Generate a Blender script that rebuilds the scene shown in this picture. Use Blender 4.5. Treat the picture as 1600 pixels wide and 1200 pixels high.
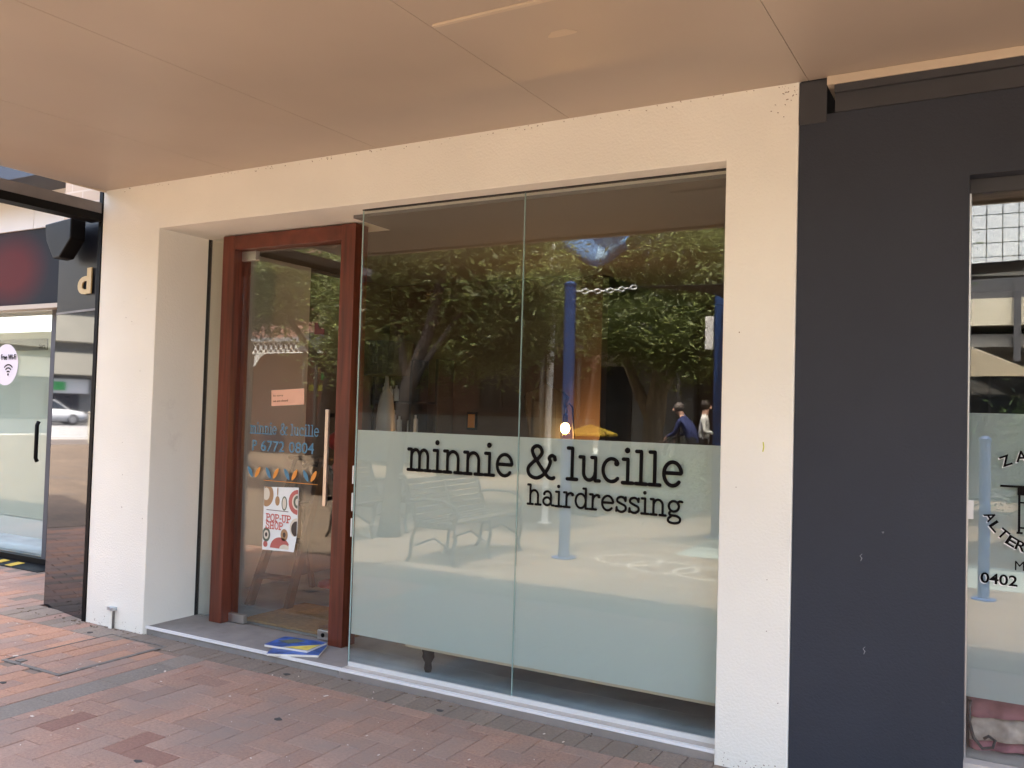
import bpy, bmesh, math, random
import numpy as np
from mathutils import Vector, Matrix
R = math.radians
random.seed(7)
rng = np.random.default_rng(7)
scene = bpy.context.scene
for o in list(bpy.data.objects):
    bpy.data.objects.remove(o)
COL = scene.collection

# ------------------------------------------------------------------ camera, sky, sun, exposure
D = 3.654
yaw, pitch, roll = 0.51397, 0.032269, 0.028048
fw = Vector((-math.sin(yaw) * math.cos(pitch), math.cos(yaw) * math.cos(pitch), math.sin(pitch)))
r0 = Vector((math.cos(yaw), math.sin(yaw), 0)); u0 = r0.cross(fw)
rt = math.cos(roll) * r0 + math.sin(roll) * u0
up = -math.sin(roll) * r0 + math.cos(roll) * u0
cam = bpy.data.cameras.new('camera'); camo = bpy.data.objects.new('camera', cam); COL.objects.link(camo)
m3 = Matrix((rt, up, -fw)).transposed()
camo.matrix_world = Matrix.Translation((0, -D, 1.45)) @ m3.to_4x4()
cam.sensor_width = 36; cam.lens = 1358.2 / 1600 * 36; cam.clip_start = 0.05; cam.clip_end = 3000
scene.camera = camo

SUN = Vector((0.30, 1.0, 2.9)).normalized()
world = bpy.data.worlds.new('World'); scene.world = world; world.use_nodes = True
wn = world.node_tree.nodes; wl = world.node_tree.links
sky = wn.new('ShaderNodeTexSky'); sky.sky_type = 'NISHITA'; sky.sun_disc = False
sky.sun_elevation = math.asin(SUN.z); sky.sun_rotation = math.atan2(SUN.x, SUN.y)
sky.air_density = 1.0; sky.dust_density = 6.5; sky.ozone_density = 0.6
wl.new(sky.outputs[0], wn['Background'].inputs[0]); wn['Background'].inputs[1].default_value = 0.15
sun = bpy.data.lights.new('sun', 'SUN'); sun.energy = 2.0; sun.angle = R(1.2); sun.color = (1.0, 0.93, 0.82)
suno = bpy.data.objects.new('sun', sun); COL.objects.link(suno)
suno.rotation_euler = (-SUN).to_track_quat('-Z', 'Y').to_euler(); suno.location = (0, 0, 30)
scene.view_settings.view_transform = 'Standard'; scene.view_settings.look = 'None'
scene.view_settings.exposure = 3.35; scene.view_settings.gamma = 1.0
scene.view_settings.use_curve_mapping = False

# ------------------------------------------------------------------ materials
def mat(name, col, rough=0.6, metal=0.0, vary=0.0, vscale=4.0, bump=0.0, bscale=60.0, spec=0.5, emit=None, estr=0.0,
        dirt=None, dscale=1.5, dlo=0.55, dhi=0.75, world_co=False, rnd=0.0, trans=0.0, island=0.0, coat=0.0):
    m = bpy.data.materials.new(name); m.use_nodes = True
    n = m.node_tree.nodes; l = m.node_tree.links; b = n['Principled BSDF']
    b.inputs['Base Color'].default_value = (*col, 1); b.inputs['Roughness'].default_value = rough
    b.inputs['Metallic'].default_value = metal; b.inputs['Specular IOR Level'].default_value = spec
    if coat: b.inputs['Coat Weight'].default_value = coat
    if emit: b.inputs['Emission Color'].default_value = (*emit, 1); b.inputs['Emission Strength'].default_value = estr
    if world_co:
        g = n.new('ShaderNodeNewGeometry'); co = g.outputs['Position']
    else:
        t = n.new('ShaderNodeTexCoord'); co = t.outputs['Object']
    cur = None
    def base():
        if cur is not None: return cur
        c = n.new('ShaderNodeRGB'); c.outputs[0].default_value = (*col, 1); return c.outputs[0]
    if vary:
        nz = n.new('ShaderNodeTexNoise'); nz.inputs['Scale'].default_value = vscale; nz.inputs['Detail'].default_value = 6
        l.new(co, nz.inputs['Vector'])
        mp = n.new('ShaderNodeMapRange'); mp.inputs[1].default_value = .3; mp.inputs[2].default_value = .7
        mp.inputs[3].default_value = 1 - vary; mp.inputs[4].default_value = 1 + vary
        l.new(nz.outputs[0], mp.inputs[0])
        mx = n.new('ShaderNodeVectorMath'); mx.operation = 'SCALE'; l.new(base(), mx.inputs[0]); l.new(mp.outputs[0], mx.inputs['Scale'])
        cur = mx.outputs[0]
    if rnd or island:
        if island:
            oi = n.new('ShaderNodeNewGeometry'); src = oi.outputs['Random Per Island']; a = island
        else:
            oi = n.new('ShaderNodeObjectInfo'); src = oi.outputs['Random']; a = rnd
        mp = n.new('ShaderNodeMapRange'); mp.inputs[3].default_value = 1 - a; mp.inputs[4].default_value = 1 + a
        l.new(src, mp.inputs[0])
        mx = n.new('ShaderNodeVectorMath'); mx.operation = 'SCALE'; l.new(base(), mx.inputs[0]); l.new(mp.outputs[0], mx.inputs['Scale'])
        cur = mx.outputs[0]
    if dirt:
        nz = n.new('ShaderNodeTexNoise'); nz.inputs['Scale'].default_value = dscale; nz.inputs['Detail'].default_value = 8
        nz.inputs['Roughness'].default_value = .65
        l.new(co, nz.inputs['Vector'])
        mp = n.new('ShaderNodeMapRange'); mp.inputs[1].default_value = dlo; mp.inputs[2].default_value = dhi
        l.new(nz.outputs[0], mp.inputs[0])
        mx = n.new('ShaderNodeMix'); mx.data_type = 'RGBA'; l.new(mp.outputs[0], mx.inputs[0]); l.new(base(), mx.inputs[6])
        mx.inputs[7].default_value = (*dirt, 1); cur = mx.outputs[2]
    if cur is not None: l.new(cur, b.inputs['Base Color'])
    if bump:
        nz = n.new('ShaderNodeTexNoise'); nz.inputs['Scale'].default_value = bscale; nz.inputs['Detail'].default_value = 5
        l.new(co, nz.inputs['Vector'])
        bp = n.new('ShaderNodeBump'); bp.inputs['Strength'].default_value = bump; bp.inputs['Distance'].default_value = .01
        l.new(nz.outputs[0], bp.inputs['Height']); l.new(bp.outputs[0], b.inputs['Normal'])
    if trans:
        tr = n.new('ShaderNodeBsdfTranslucent')
        if cur is not None: l.new(cur, tr.inputs[0])
        else: tr.inputs[0].default_value = (*col, 1)
        ms = n.new('ShaderNodeMixShader'); ms.inputs[0].default_value = trans
        l.new(b.outputs[0], ms.inputs[1]); l.new(tr.outputs[0], ms.inputs[2])
        l.new(ms.outputs[0], n['Material Output'].inputs[0])
    return m

def glass_mat(name, tint, f0=0.085):
    m = bpy.data.materials.new(name); m.use_nodes = True
    n = m.node_tree.nodes; l = m.node_tree.links; n.remove(n['Principled BSDF'])
    lw = n.new('ShaderNodeLayerWeight'); lw.inputs[0].default_value = .5
    pw = n.new('ShaderNodeMath'); pw.operation = 'POWER'; pw.inputs[1].default_value = 5; l.new(lw.outputs['Facing'], pw.inputs[0])
    mp = n.new('ShaderNodeMapRange'); mp.inputs[3].default_value = f0; mp.inputs[4].default_value = 1; l.new(pw.outputs[0], mp.inputs[0])
    t = n.new('ShaderNodeBsdfTransparent'); t.inputs[0].default_value = (*tint, 1)
    g = n.new('ShaderNodeBsdfGlossy'); g.inputs['Roughness'].default_value = 0.0; g.inputs[0].default_value = (.97, .98, .97, 1)
    tc = n.new('ShaderNodeTexCoord'); nz = n.new('ShaderNodeTexNoise'); nz.inputs['Scale'].default_value = 1.6; nz.inputs['Detail'].default_value = 1
    l.new(tc.outputs['Object'], nz.inputs['Vector']); bp = n.new('ShaderNodeBump'); bp.inputs['Strength'].default_value = .03; bp.inputs['Distance'].default_value = .01
    l.new(nz.outputs[0], bp.inputs['Height']); l.new(bp.outputs[0], g.inputs['Normal'])
    ms = n.new('ShaderNodeMixShader'); l.new(mp.outputs[0], ms.inputs[0]); l.new(t.outputs[0], ms.inputs[1]); l.new(g.outputs[0], ms.inputs[2])
    l.new(ms.outputs[0], n['Material Output'].inputs[0])
    return m

def frost_mat(name, col, clear=0.10):
    m = bpy.data.materials.new(name); m.use_nodes = True
    n = m.node_tree.nodes; l = m.node_tree.links; n.remove(n['Principled BSDF'])
    d = n.new('ShaderNodeBsdfDiffuse'); d.inputs[0].default_value = (*col, 1)
    tr = n.new('ShaderNodeBsdfTranslucent'); tr.inputs[0].default_value = (*col, 1)
    tp = n.new('ShaderNodeBsdfTransparent')
    a = n.new('ShaderNodeMixShader'); a.inputs[0].default_value = .50; l.new(d.outputs[0], a.inputs[1]); l.new(tr.outputs[0], a.inputs[2])
    b = n.new('ShaderNodeMixShader'); b.inputs[0].default_value = clear; l.new(a.outputs[0], b.inputs[1]); l.new(tp.outputs[0], b.inputs[2])
    l.new(b.outputs[0], n['Material Output'].inputs[0])
    return m

def brick_wall_mat(name, c1, c2, mortar, scale=1.0):
    m = mat(name, c1, .85)
    n = m.node_tree.nodes; l = m.node_tree.links
    t = n.new('ShaderNodeNewGeometry'); sx = n.new('ShaderNodeSeparateXYZ'); l.new(t.outputs['Position'], sx.inputs[0])
    ad = n.new('ShaderNodeMath'); l.new(sx.outputs[0], ad.inputs[0]); l.new(sx.outputs[1], ad.inputs[1])
    cb = n.new('ShaderNodeCombineXYZ'); l.new(ad.outputs[0], cb.inputs[0]); l.new(sx.outputs[2], cb.inputs[1])
    br = n.new('ShaderNodeTexBrick'); br.inputs['Scale'].default_value = scale
    br.inputs['Color1'].default_value = (*c1, 1); br.inputs['Color2'].default_value = (*c2, 1); br.inputs['Mortar'].default_value = (*mortar, 1)
    br.inputs['Brick Width'].default_value = .24; br.inputs['Row Height'].default_value = .086; br.inputs['Mortar Size'].default_value = .006
    l.new(cb.outputs[0], br.inputs['Vector']); l.new(br.outputs[0], n['Principled BSDF'].inputs['Base Color'])
    return m

M = {}
M['render_white'] = mat('render_white', (.82, .792, .700), .8, vary=.045, vscale=1.3, bump=.25, bscale=90, dirt=(.60, .56, .50), dscale=2.2, dlo=.66, dhi=.86)
M['soffit'] = mat('soffit', (.44, .362, .285), .48, vary=.09, vscale=.9, bump=.04, bscale=4)
M['soffit_trim'] = mat('soffit_trim', (.56, .46, .34), .55, vary=.04)
M['dark_render'] = mat('dark_render', (.025, .029, .040), .75, vary=.16, vscale=1.1, bump=.2, bscale=120, dirt=(.10, .10, .11), dscale=9, dlo=.70, dhi=.85)
M['dark_trim'] = mat('dark_trim', (.042, .042, .046), .6, vary=.1)
M['timber'] = mat('timber', (.125, .030, .015), .42, vary=.45, vscale=30, bump=.08, bscale=40)
def grain(m):
    n = m.node_tree.nodes; l = m.node_tree.links
    for nd in n:
        if nd.type == 'TEX_NOISE':
            mpn = n.new('ShaderNodeMapping'); mpn.inputs['Scale'].default_value = (1, 1, .06)
            src = nd.inputs['Vector'].links[0].from_socket
            l.new(src, mpn.inputs[0]); l.new(mpn.outputs[0], nd.inputs['Vector'])
    return m
grain(M['timber'])
M['timber_h'] = mat('timber_h', (.125, .030, .015), .42, vary=.3, vscale=10, bump=.05, bscale=30)
M['old_wood'] = grain(mat('old_wood', (.075, .046, .03), .7, vary=.3, vscale=20, bump=.1, bscale=50))
M['alu'] = mat('alu', (.72, .72, .72), .35, .9, vary=.05, vscale=10)
M['alu_white'] = mat('alu_white', (.74, .74, .72), .4, .2)
M['bright_strip'] = mat('bright_strip', (.93, .93, .93), .3, .2)
M['steel'] = mat('steel', (.62, .60, .57), .3, .9)
M['brushed_tan'] = mat('brushed_tan', (.86, .73, .6), .33, .8)
M['black'] = mat('black', (.0035, .0035, .004), .5, spec=.15)
M['black_gloss'] = mat('black_gloss', (.014, .015, .018), .03, spec=.7, coat=.25)
M['seal'] = mat('seal', (.02, .02, .02), .7)
M['tile_grey'] = mat('tile_grey', (.27, .25, .235), .6, vary=.12, vscale=12, bump=.1, bscale=120, dirt=(.18, .16, .14), dscale=6)
M['tile_beige'] = mat('tile_beige', (.52, .47, .42), .6, vary=.08, vscale=10)
M['conc_floor'] = mat('conc_floor', (.32, .37, .40), .5, vary=.3, vscale=3.0, dirt=(.42, .47, .50), dscale=3)
M['room_wall'] = mat('room_wall', (.50, .49, .47), .8, vary=.04)
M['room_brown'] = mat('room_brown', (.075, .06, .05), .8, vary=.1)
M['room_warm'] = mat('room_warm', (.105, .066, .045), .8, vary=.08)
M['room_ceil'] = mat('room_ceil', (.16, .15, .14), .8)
M['glass'] = glass_mat('glass', (.955, .975, .965), .060)
M['glass_r'] = glass_mat('glass_r', (.95, .965, .96), .070)
M['glass_dark'] = glass_mat('glass_dark', (.93, .96, .94), .045)
M['edge_glass'] = mat('edge_glass', (.30, .42, .39), .2)
M['frost'] = frost_mat('frost', (.74, .81, .785), .08)
M['frost_r'] = frost_mat('frost_r', (.60, .68, .665), .10)
M['letter'] = mat('letter', (.008, .007, .007), .9, spec=.05)
M['letter_white'] = mat('letter_white', (.8, .8, .8), .5)
M['blue_vinyl'] = mat('blue_vinyl', (.08, .23, .36), .5)
M['orange_vinyl'] = mat('orange_vinyl', (.75, .30, .05), .5)
M['paper'] = mat('paper', (.84, .87, .87), .7)
M['paper_pink'] = mat('paper_pink', (.80, .47, .34), .7, vary=.03)
M['ink'] = mat('ink', (.12, .05, .04), .7)
M['ink_red'] = mat('ink_red', (.55, .10, .08), .7)
M['p_red'] = mat('p_red', (.50, .14, .12), .7); M['p_tan'] = mat('p_tan', (.42, .25, .13), .7)
M['p_maroon'] = mat('p_maroon', (.085, .02, .015), .7); M['p_dark'] = mat('p_dark', (.07, .05, .04), .7); M['p_cream'] = mat('p_cream', (.72, .66, .55), .7); M['p_green'] = mat('p_green', (.12, .14, .10), .7)
M['mat_coir'] = mat('mat_coir', (.36, .22, .09), .95, vary=.25, vscale=40, bump=.5, bscale=300)
M['sofa'] = mat('sofa', (.86, .85, .78), .8, vary=.04)
M['cream_trim'] = mat('cream_trim', (.62, .56, .46), .7)
M['red'] = mat('red', (.42, .02, .02), .35)
M['lamp_black'] = mat('lamp_black', (.015, .016, .016), .8)
M['ceramic'] = mat('ceramic', (.30, .30, .29), .4)
M['bulb'] = mat('bulb', (1, .6, .2), .3, emit=(1, .50, .14), estr=9)
M['bottle'] = mat('bottle', (.8, .8, .77), .3)
M['gold'] = mat('gold', (.50, .36, .16), .5)
M['navy_board'] = mat('navy_board', (.005, .006, .010), .4, vary=.1, spec=.2)
M['white_clad'] = mat('white_clad', (.74, .72, .70), .6)
M['maroon'] = mat('maroon', (.16, .012, .015), .5)
M['grey_beam'] = mat('grey_beam', (.16, .15, .15), .5, vary=.2, vscale=6, dirt=(.4, .36, .3), dscale=5, dlo=.72, dhi=.78)
M['slate_blue'] = mat('slate_blue', (.045, .055, .075), .6, vary=.15, vscale=2)
M['cream_brick'] = brick_wall_mat('cream_brick', (.55, .42, .30), (.50, .38, .28), (.6, .5, .4))
M['sticker'] = mat('sticker', (.66, .60, .62), .6)
M['counter'] = mat('counter', (.46, .49, .42), .6)
M['yellow_paint'] = mat('yellow_paint', (.55, .36, .04), .6, vary=.2, vscale=20)
M['galv'] = mat('galv', (.50, .54, .57), .4, .7)
M['book_blue'] = mat('book_blue', (.03, .10, .38), .35, vary=.6, vscale=18)
M['book_yellow'] = mat('book_yellow', (.75, .60, .12), .4, vary=.3, vscale=18)
M['page'] = mat('page', (.78, .75, .68), .8)
# street
M['ground'] = mat('ground', (.09, .088, .085), .9, vary=.2, vscale=1, world_co=True)
M['plaza'] = mat('plaza', (.148, .106, .070), .85, vary=.15, vscale=.7, world_co=True, dirt=(.125, .10, .08), dscale=.5)
M['sand'] = mat('sand', (.21, .15, .112), .95, vary=.2, vscale=60, world_co=True)
M['asphalt'] = mat('asphalt', (.06, .06, .06), .9, vary=.15, vscale=3, world_co=True)
M['line_white'] = mat('line_white', (.7, .7, .68), .7, vary=.08)
M['ring_paint'] = mat('ring_paint', (.31, .27, .225), .7, vary=.2, vscale=20)
M['teal_paint'] = mat('teal_paint', (.21, .235, .215), .7, vary=.1)
M['bark'] = grain(mat('bark', (.034, .027, .022), .9, vary=.4, vscale=14, bump=.6, bscale=30))
M['leaf'] = mat('leaf', (.195, .225, .075), .5, island=.35, trans=.48, vary=.42, vscale=1.5)
M['leaf_dark'] = mat('leaf_dark', (.065, .115, .034), .5, island=.4, trans=.35)
M['blue_pole'] = mat('blue_pole', (.012, .048, .16), .5, vary=.06)
M['white_pole'] = mat('white_pole', (.8, .79, .75), .5, vary=.05)
M['sail_dark'] = mat('sail_dark', (.03, .03, .034), .9)
M['sail_cream'] = mat('sail_cream', (.86, .82, .72), .8, trans=.4)
M['flag'] = mat('flag', (.10, .26, .52), .7, trans=.35)
M['flag_light'] = mat('flag_light', (.30, .48, .68), .7, trans=.3)
M['bench_slat'] = grain(mat('bench_slat', (.05, .042, .036), .6, vary=.2, vscale=12))
M['bench_iron'] = mat('bench_iron', (.022, .022, .022), .5)
M['bin_dark'] = mat('bin_dark', (.05, .045, .05), .6)
M['brick_brown'] = brick_wall_mat('brick_brown', (.13, .065, .045), (.10, .05, .038), (.16, .12, .10))
M['brick_red'] = brick_wall_mat('brick_red', (.26, .11, .07), (.21, .09, .06), (.3, .25, .22))
M['dado_grey'] = mat('dado_grey', (.20, .195, .18), .85, vary=.1)
M['cream_wall'] = mat('cream_wall', (.62, .57, .44), .8, vary=.06, vscale=1)
M['dark_open'] = mat('dark_open', (.018, .018, .02), .3)
M['pane'] = mat('pane', (.03, .035, .04), .05, spec=.8)
M['frame_w'] = mat('frame_w', (.6, .6, .58), .5)
M['awning_dark'] = mat('awning_dark', (.08, .08, .085), .7)
M['roof_grey'] = mat('roof_grey', (.25, .25, .26), .6)
M['lace'] = mat('lace', (.78, .78, .74), .5)
M['sign_green'] = mat('sign_green', (.04, .40, .08), .5); M['sign_yellow'] = mat('sign_yellow', (.55, .55, .05), .5)
M['glass_block'] = mat('glass_block', (.62, .66, .68), .25)
M['car_white'] = mat('car_white', (.75, .75, .74), .3, coat=.5); M['car_glass'] = mat('car_glass', (.02, .025, .03), .08)
M['tyre'] = mat('tyre', (.02, .02, .02), .8); M['rim'] = mat('rim', (.5, .5, .5), .35, .7)
M['lamp_red'] = mat('lamp_red', (.5, .02, .02), .3)
M['skin'] = mat('skin', (.50, .28, .20), .6); M['hair'] = mat('hair', (.03, .02, .015), .7); M['hair_grey'] = mat('hair_grey', (.14, .11, .10), .7)
M['navy_cloth'] = mat('navy_cloth', (.025, .035, .12), .85); M['white_cloth'] = mat('white_cloth', (.72, .70, .66), .85)
M['dark_cloth'] = mat('dark_cloth', (.03, .028, .03), .85)
M['pink_fabric'] = mat('pink_fabric', (.34, .14, .16), .9, vary=.25, vscale=14, bump=.2, bscale=40)
M['lace_fabric'] = mat('lace_fabric', (.44, .36, .30), .9, vary=.3, vscale=25, bump=.3, bscale=60)
M['blanket'] = mat('blanket', (.30, .24, .17), .9, vary=.3, vscale=18)

# ------------------------------------------------------------------ builders
class MB:
    def __init__(s): s.v = []; s.f = []; s.mi = []; s.cur = 0
    def add(s, vs, fs):
        b = len(s.v); s.v += [tuple(p) for p in vs]; s.f += [tuple(i + b for i in f) for f in fs]; s.mi += [s.cur] * len(fs); return s
    def box(s, x0, x1, y0, y1, z0, z1):
        return s.add([(x0, y0, z0), (x1, y0, z0), (x1, y1, z0), (x0, y1, z0), (x0, y0, z1), (x1, y0, z1), (x1, y1, z1), (x0, y1, z1)],
                     [(3, 2, 1, 0), (4, 5, 6, 7), (0, 1, 5, 4), (1, 2, 6, 5), (2, 3, 7, 6), (3, 0, 4, 7)])
    def obox(s, c, sz, rz=0, rx=0, ry=0):
        mt = Matrix.Translation(c) @ Matrix.Rotation(rz, 4, 'Z') @ Matrix.Rotation(ry, 4, 'Y') @ Matrix.Rotation(rx, 4, 'X')
        a, b, d = [k / 2 for k in sz]
        vs = [mt @ Vector(p) for p in [(-a, -b, -d), (a, -b, -d), (a, b, -d), (-a, b, -d), (-a, -b, d), (a, -b, d), (a, b, d), (-a, b, d)]]
        return s.add(vs, [(3, 2, 1, 0), (4, 5, 6, 7), (0, 1, 5, 4), (1, 2, 6, 5), (2, 3, 7, 6), (3, 0, 4, 7)])
    def prism(s, poly, a, b):            # poly: list of 3D pts at base; a,b offset vectors
        n = len(poly); A = Vector(a); B = Vector(b)
        vs = [Vector(p) + A for p in poly] + [Vector(p) + B for p in poly]
        fs = [tuple(range(n - 1, -1, -1)), tuple(range(n, 2 * n))] + [(i, (i + 1) % n, n + (i + 1) % n, n + i) for i in range(n)]
        return s.add(vs, fs)
    def tube(s, path, rad, n=8, sq=None, cap=True, closed=False):
        P = [Vector(p) for p in path]; k = len(P); rad = rad if hasattr(rad, '__len__') else [rad] * k
        ref = Vector((0, 0, 1)); vs = []; prev = None
        for i in range(k):
            if closed: t = P[(i + 1) % k] - P[i - 1]
            else: t = P[min(i + 1, k - 1)] - P[max(i - 1, 0)]
            t.normalize()
            if prev is None:
                a = ref if abs(t.z) < .9 else Vector((1, 0, 0)); u = t.cross(a).normalized()
            else:
                u = (prev - t * prev.dot(t)).normalized()
            prev = u; w = t.cross(u)
            for j in range(n):
                an = 2 * math.pi * j / n
                q = (u * math.cos(an) + w * math.sin(an)) * rad[i]
                if sq: q = Vector((q.x * sq[0], q.y * sq[1], q.z * sq[2]))
                vs.append(P[i] + q)
        fs = []
        for i in range(k if closed else k - 1):
            for j in range(n):
                a = i * n + j; b = i * n + (j + 1) % n; i2 = (i + 1) % k
                fs.append((a, b, i2 * n + (j + 1) % n, i2 * n + j))
        if cap and not closed: fs += [tuple(range(n - 1, -1, -1)), tuple(range((k - 1) * n, k * n))]
        return s.add(vs, fs)
    def lathe(s, prof, c, n=16, axis='z'):
        vs = []; fs = []; c = Vector(c)
        for r, h in prof:
            for j in range(n):
                an = 2 * math.pi * j / n; a, b = r * math.cos(an), r * math.sin(an)
                vs.append(c + (Vector((a, b, h)) if axis == 'z' else Vector((a, h, b)) if axis == 'y' else Vector((h, a, b))))
        for i in range(len(prof) - 1):
            for j in range(n): fs.append((i * n + j, i * n + (j + 1) % n, (i + 1) * n + (j + 1) % n, (i + 1) * n + j))
        fs += [tuple(range(n - 1, -1, -1)), tuple(range((len(prof) - 1) * n, len(prof) * n))]
        return s.add(vs, fs)
    def ball(s, c, r, n=10, sc=(1, 1, 1)):
        k = n // 2 + 1; vs = []; fs = []
        for i in range(k + 1):
            th = math.pi * i / k
            for j in range(n):
                an = 2 * math.pi * j / n
                vs.append((c[0] + r * sc[0] * math.sin(th) * math.cos(an), c[1] + r * sc[1] * math.sin(th) * math.sin(an), c[2] + r * sc[2] * math.cos(th)))
        for i in range(k):
            for j in range(n): fs.append((i * n + j, (i + 1) * n + j, (i + 1) * n + (j + 1) % n, i * n + (j + 1) % n))
        return s.add(vs, fs)
    def xf(s, mt):
        s.v = [tuple(mt @ Vector(p)) for p in s.v]; return s
    def build(s, name, m, parent=None, smooth=False, bevel=0.0, sub=0, solid=0.0):
        me = bpy.data.meshes.new(name); o = bpy.data.objects.new(name, me); COL.objects.link(o)
        if parent is not None:
            r = parent; off = Vector((0, 0, 0))
            while r is not None: off += r.location; r = r.parent
        else:
            A = np.array(s.v); off = Vector(((A[:, 0].min() + A[:, 0].max()) / 2, (A[:, 1].min() + A[:, 1].max()) / 2, A[:, 2].min()))
        A = np.array(s.v) - np.array(off)
        me.from_pydata(A.tolist(), [], s.f)
        if isinstance(m, (list, tuple)):
            for q in m: me.materials.append(M[q])
            me.polygons.foreach_set('material_index', s.mi)
        else: me.materials.append(M[m])
        if smooth: me.polygons.foreach_set('use_smooth', [True] * len(me.polygons))
        bm = bmesh.new(); bm.from_mesh(me); bmesh.ops.recalc_face_normals(bm, faces=bm.faces) if len(s.f) < 4000 else None; bm.to_mesh(me); bm.free()
        me.update()
        if parent is not None: o.parent = parent
        else: o.location = off
        if solid:
            q = o.modifiers.new('t', 'SOLIDIFY'); q.thickness = solid; q.offset = 0
        if bevel:
            q = o.modifiers.new('b', 'BEVEL'); q.width = bevel; q.segments = 2; q.limit_method = 'ANGLE'
        if sub:
            q = o.modifiers.new('s', 'SUBSURF'); q.levels = sub; q.render_levels = sub
        return o

def tag(o, label, cat, group=None):
    o['label'] = label; o['category'] = cat
    if group: o['group'] = group
    return o
def struct(o, label=None):
    o['kind'] = 'structure'
    if label: o['label'] = label
    return o
def thing(name, loc, label, cat, group=None):
    o = bpy.data.objects.new(name, None); COL.objects.link(o); o.location = loc; o.empty_display_size = .1
    return tag(o, label, cat, group)
def copy_tree(o, parent=None):
    c = o.copy(); COL.objects.link(c)
    if parent is not None: c.parent = parent
    for ch in list(o.children): copy_tree(ch, c)
    return c
def B(x0, x1, y0, y1, z0, z1): return MB().box(x0, x1, y0, y1, z0, z1)
def text_mesh(body, size, bold=0.0, extrude=0.001):
    cu = bpy.data.curves.new('t', 'FONT'); cu.body = body; cu.size = size; cu.offset = bold; cu.extrude = extrude; cu.resolution_u = 4
    ob = bpy.data.objects.new('t', cu); COL.objects.link(ob)
    dg = bpy.context.evaluated_depsgraph_get(); me = bpy.data.meshes.new_from_object(ob.evaluated_get(dg))
    mb = MB(); mb.add([tuple(v.co) for v in me.vertices], [tuple(p.vertices) for p in me.polygons])
    bpy.data.objects.remove(ob); bpy.data.curves.remove(cu); bpy.data.meshes.remove(me)
    return mb
def wall_text(body, x, y, z, w, h, bold=0.0, extrude=.0008, rot=0.0, scale=None):
    """text on a facade-parallel sheet, fitted to w x h, lower-left corner at x,z (rot about its centre)"""
    mb = text_mesh(body, 1.0, bold, .01); A = np.array(mb.v)
    lo = A.min(0); hi = A.max(0); A = (A - lo) / np.maximum(hi - lo, 1e-6)
    A = (A - np.array([.5, .5, .5])) * np.array([w, h, extrude * 2])
    c, s = math.cos(rot), math.sin(rot)
    X = A[:, 0] * c - A[:, 1] * s; Z = A[:, 0] * s + A[:, 1] * c
    cx, cz = (x + w / 2, z + h / 2)
    mb.v = [(cx + a, y - b, cz + d) for a, b, d in zip(X, A[:, 2], Z)]
    return mb

# ------------------------------------------------------------------ stroke typeface (rounded slab)
def arc(cx, cy, rx, ry, a0, a1, n=14):
    return [(cx + rx * math.cos(R(a0 + (a1 - a0) * i / n)), cy + ry * math.sin(R(a0 + (a1 - a0) * i / n))) for i in range(n + 1)]
def smooth(pts, n=5):
    P = [pts[0]] + list(pts) + [pts[-1]]; o = []
    for i in range(1, len(P) - 2):
        for k in range(n):
            t = k / n; o.append(tuple(.5 * (2 * P[i][d] + (P[i + 1][d] - P[i - 1][d]) * t + (2 * P[i - 1][d] - 5 * P[i][d] + 4 * P[i + 1][d] - P[i + 2][d]) * t * t + (3 * P[i][d] - P[i - 1][d] - 3 * P[i + 1][d] + P[i + 2][d]) * t ** 3) for d in (0, 1)))
    return o + [tuple(pts[-1])]
AS = 1.36
def arch(x0, x1): return [(x0, .55)] + arc((x0 + x1) / 2, .62, (x1 - x0) / 2, .37, 180, 0) + [(x1, 0)]
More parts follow.
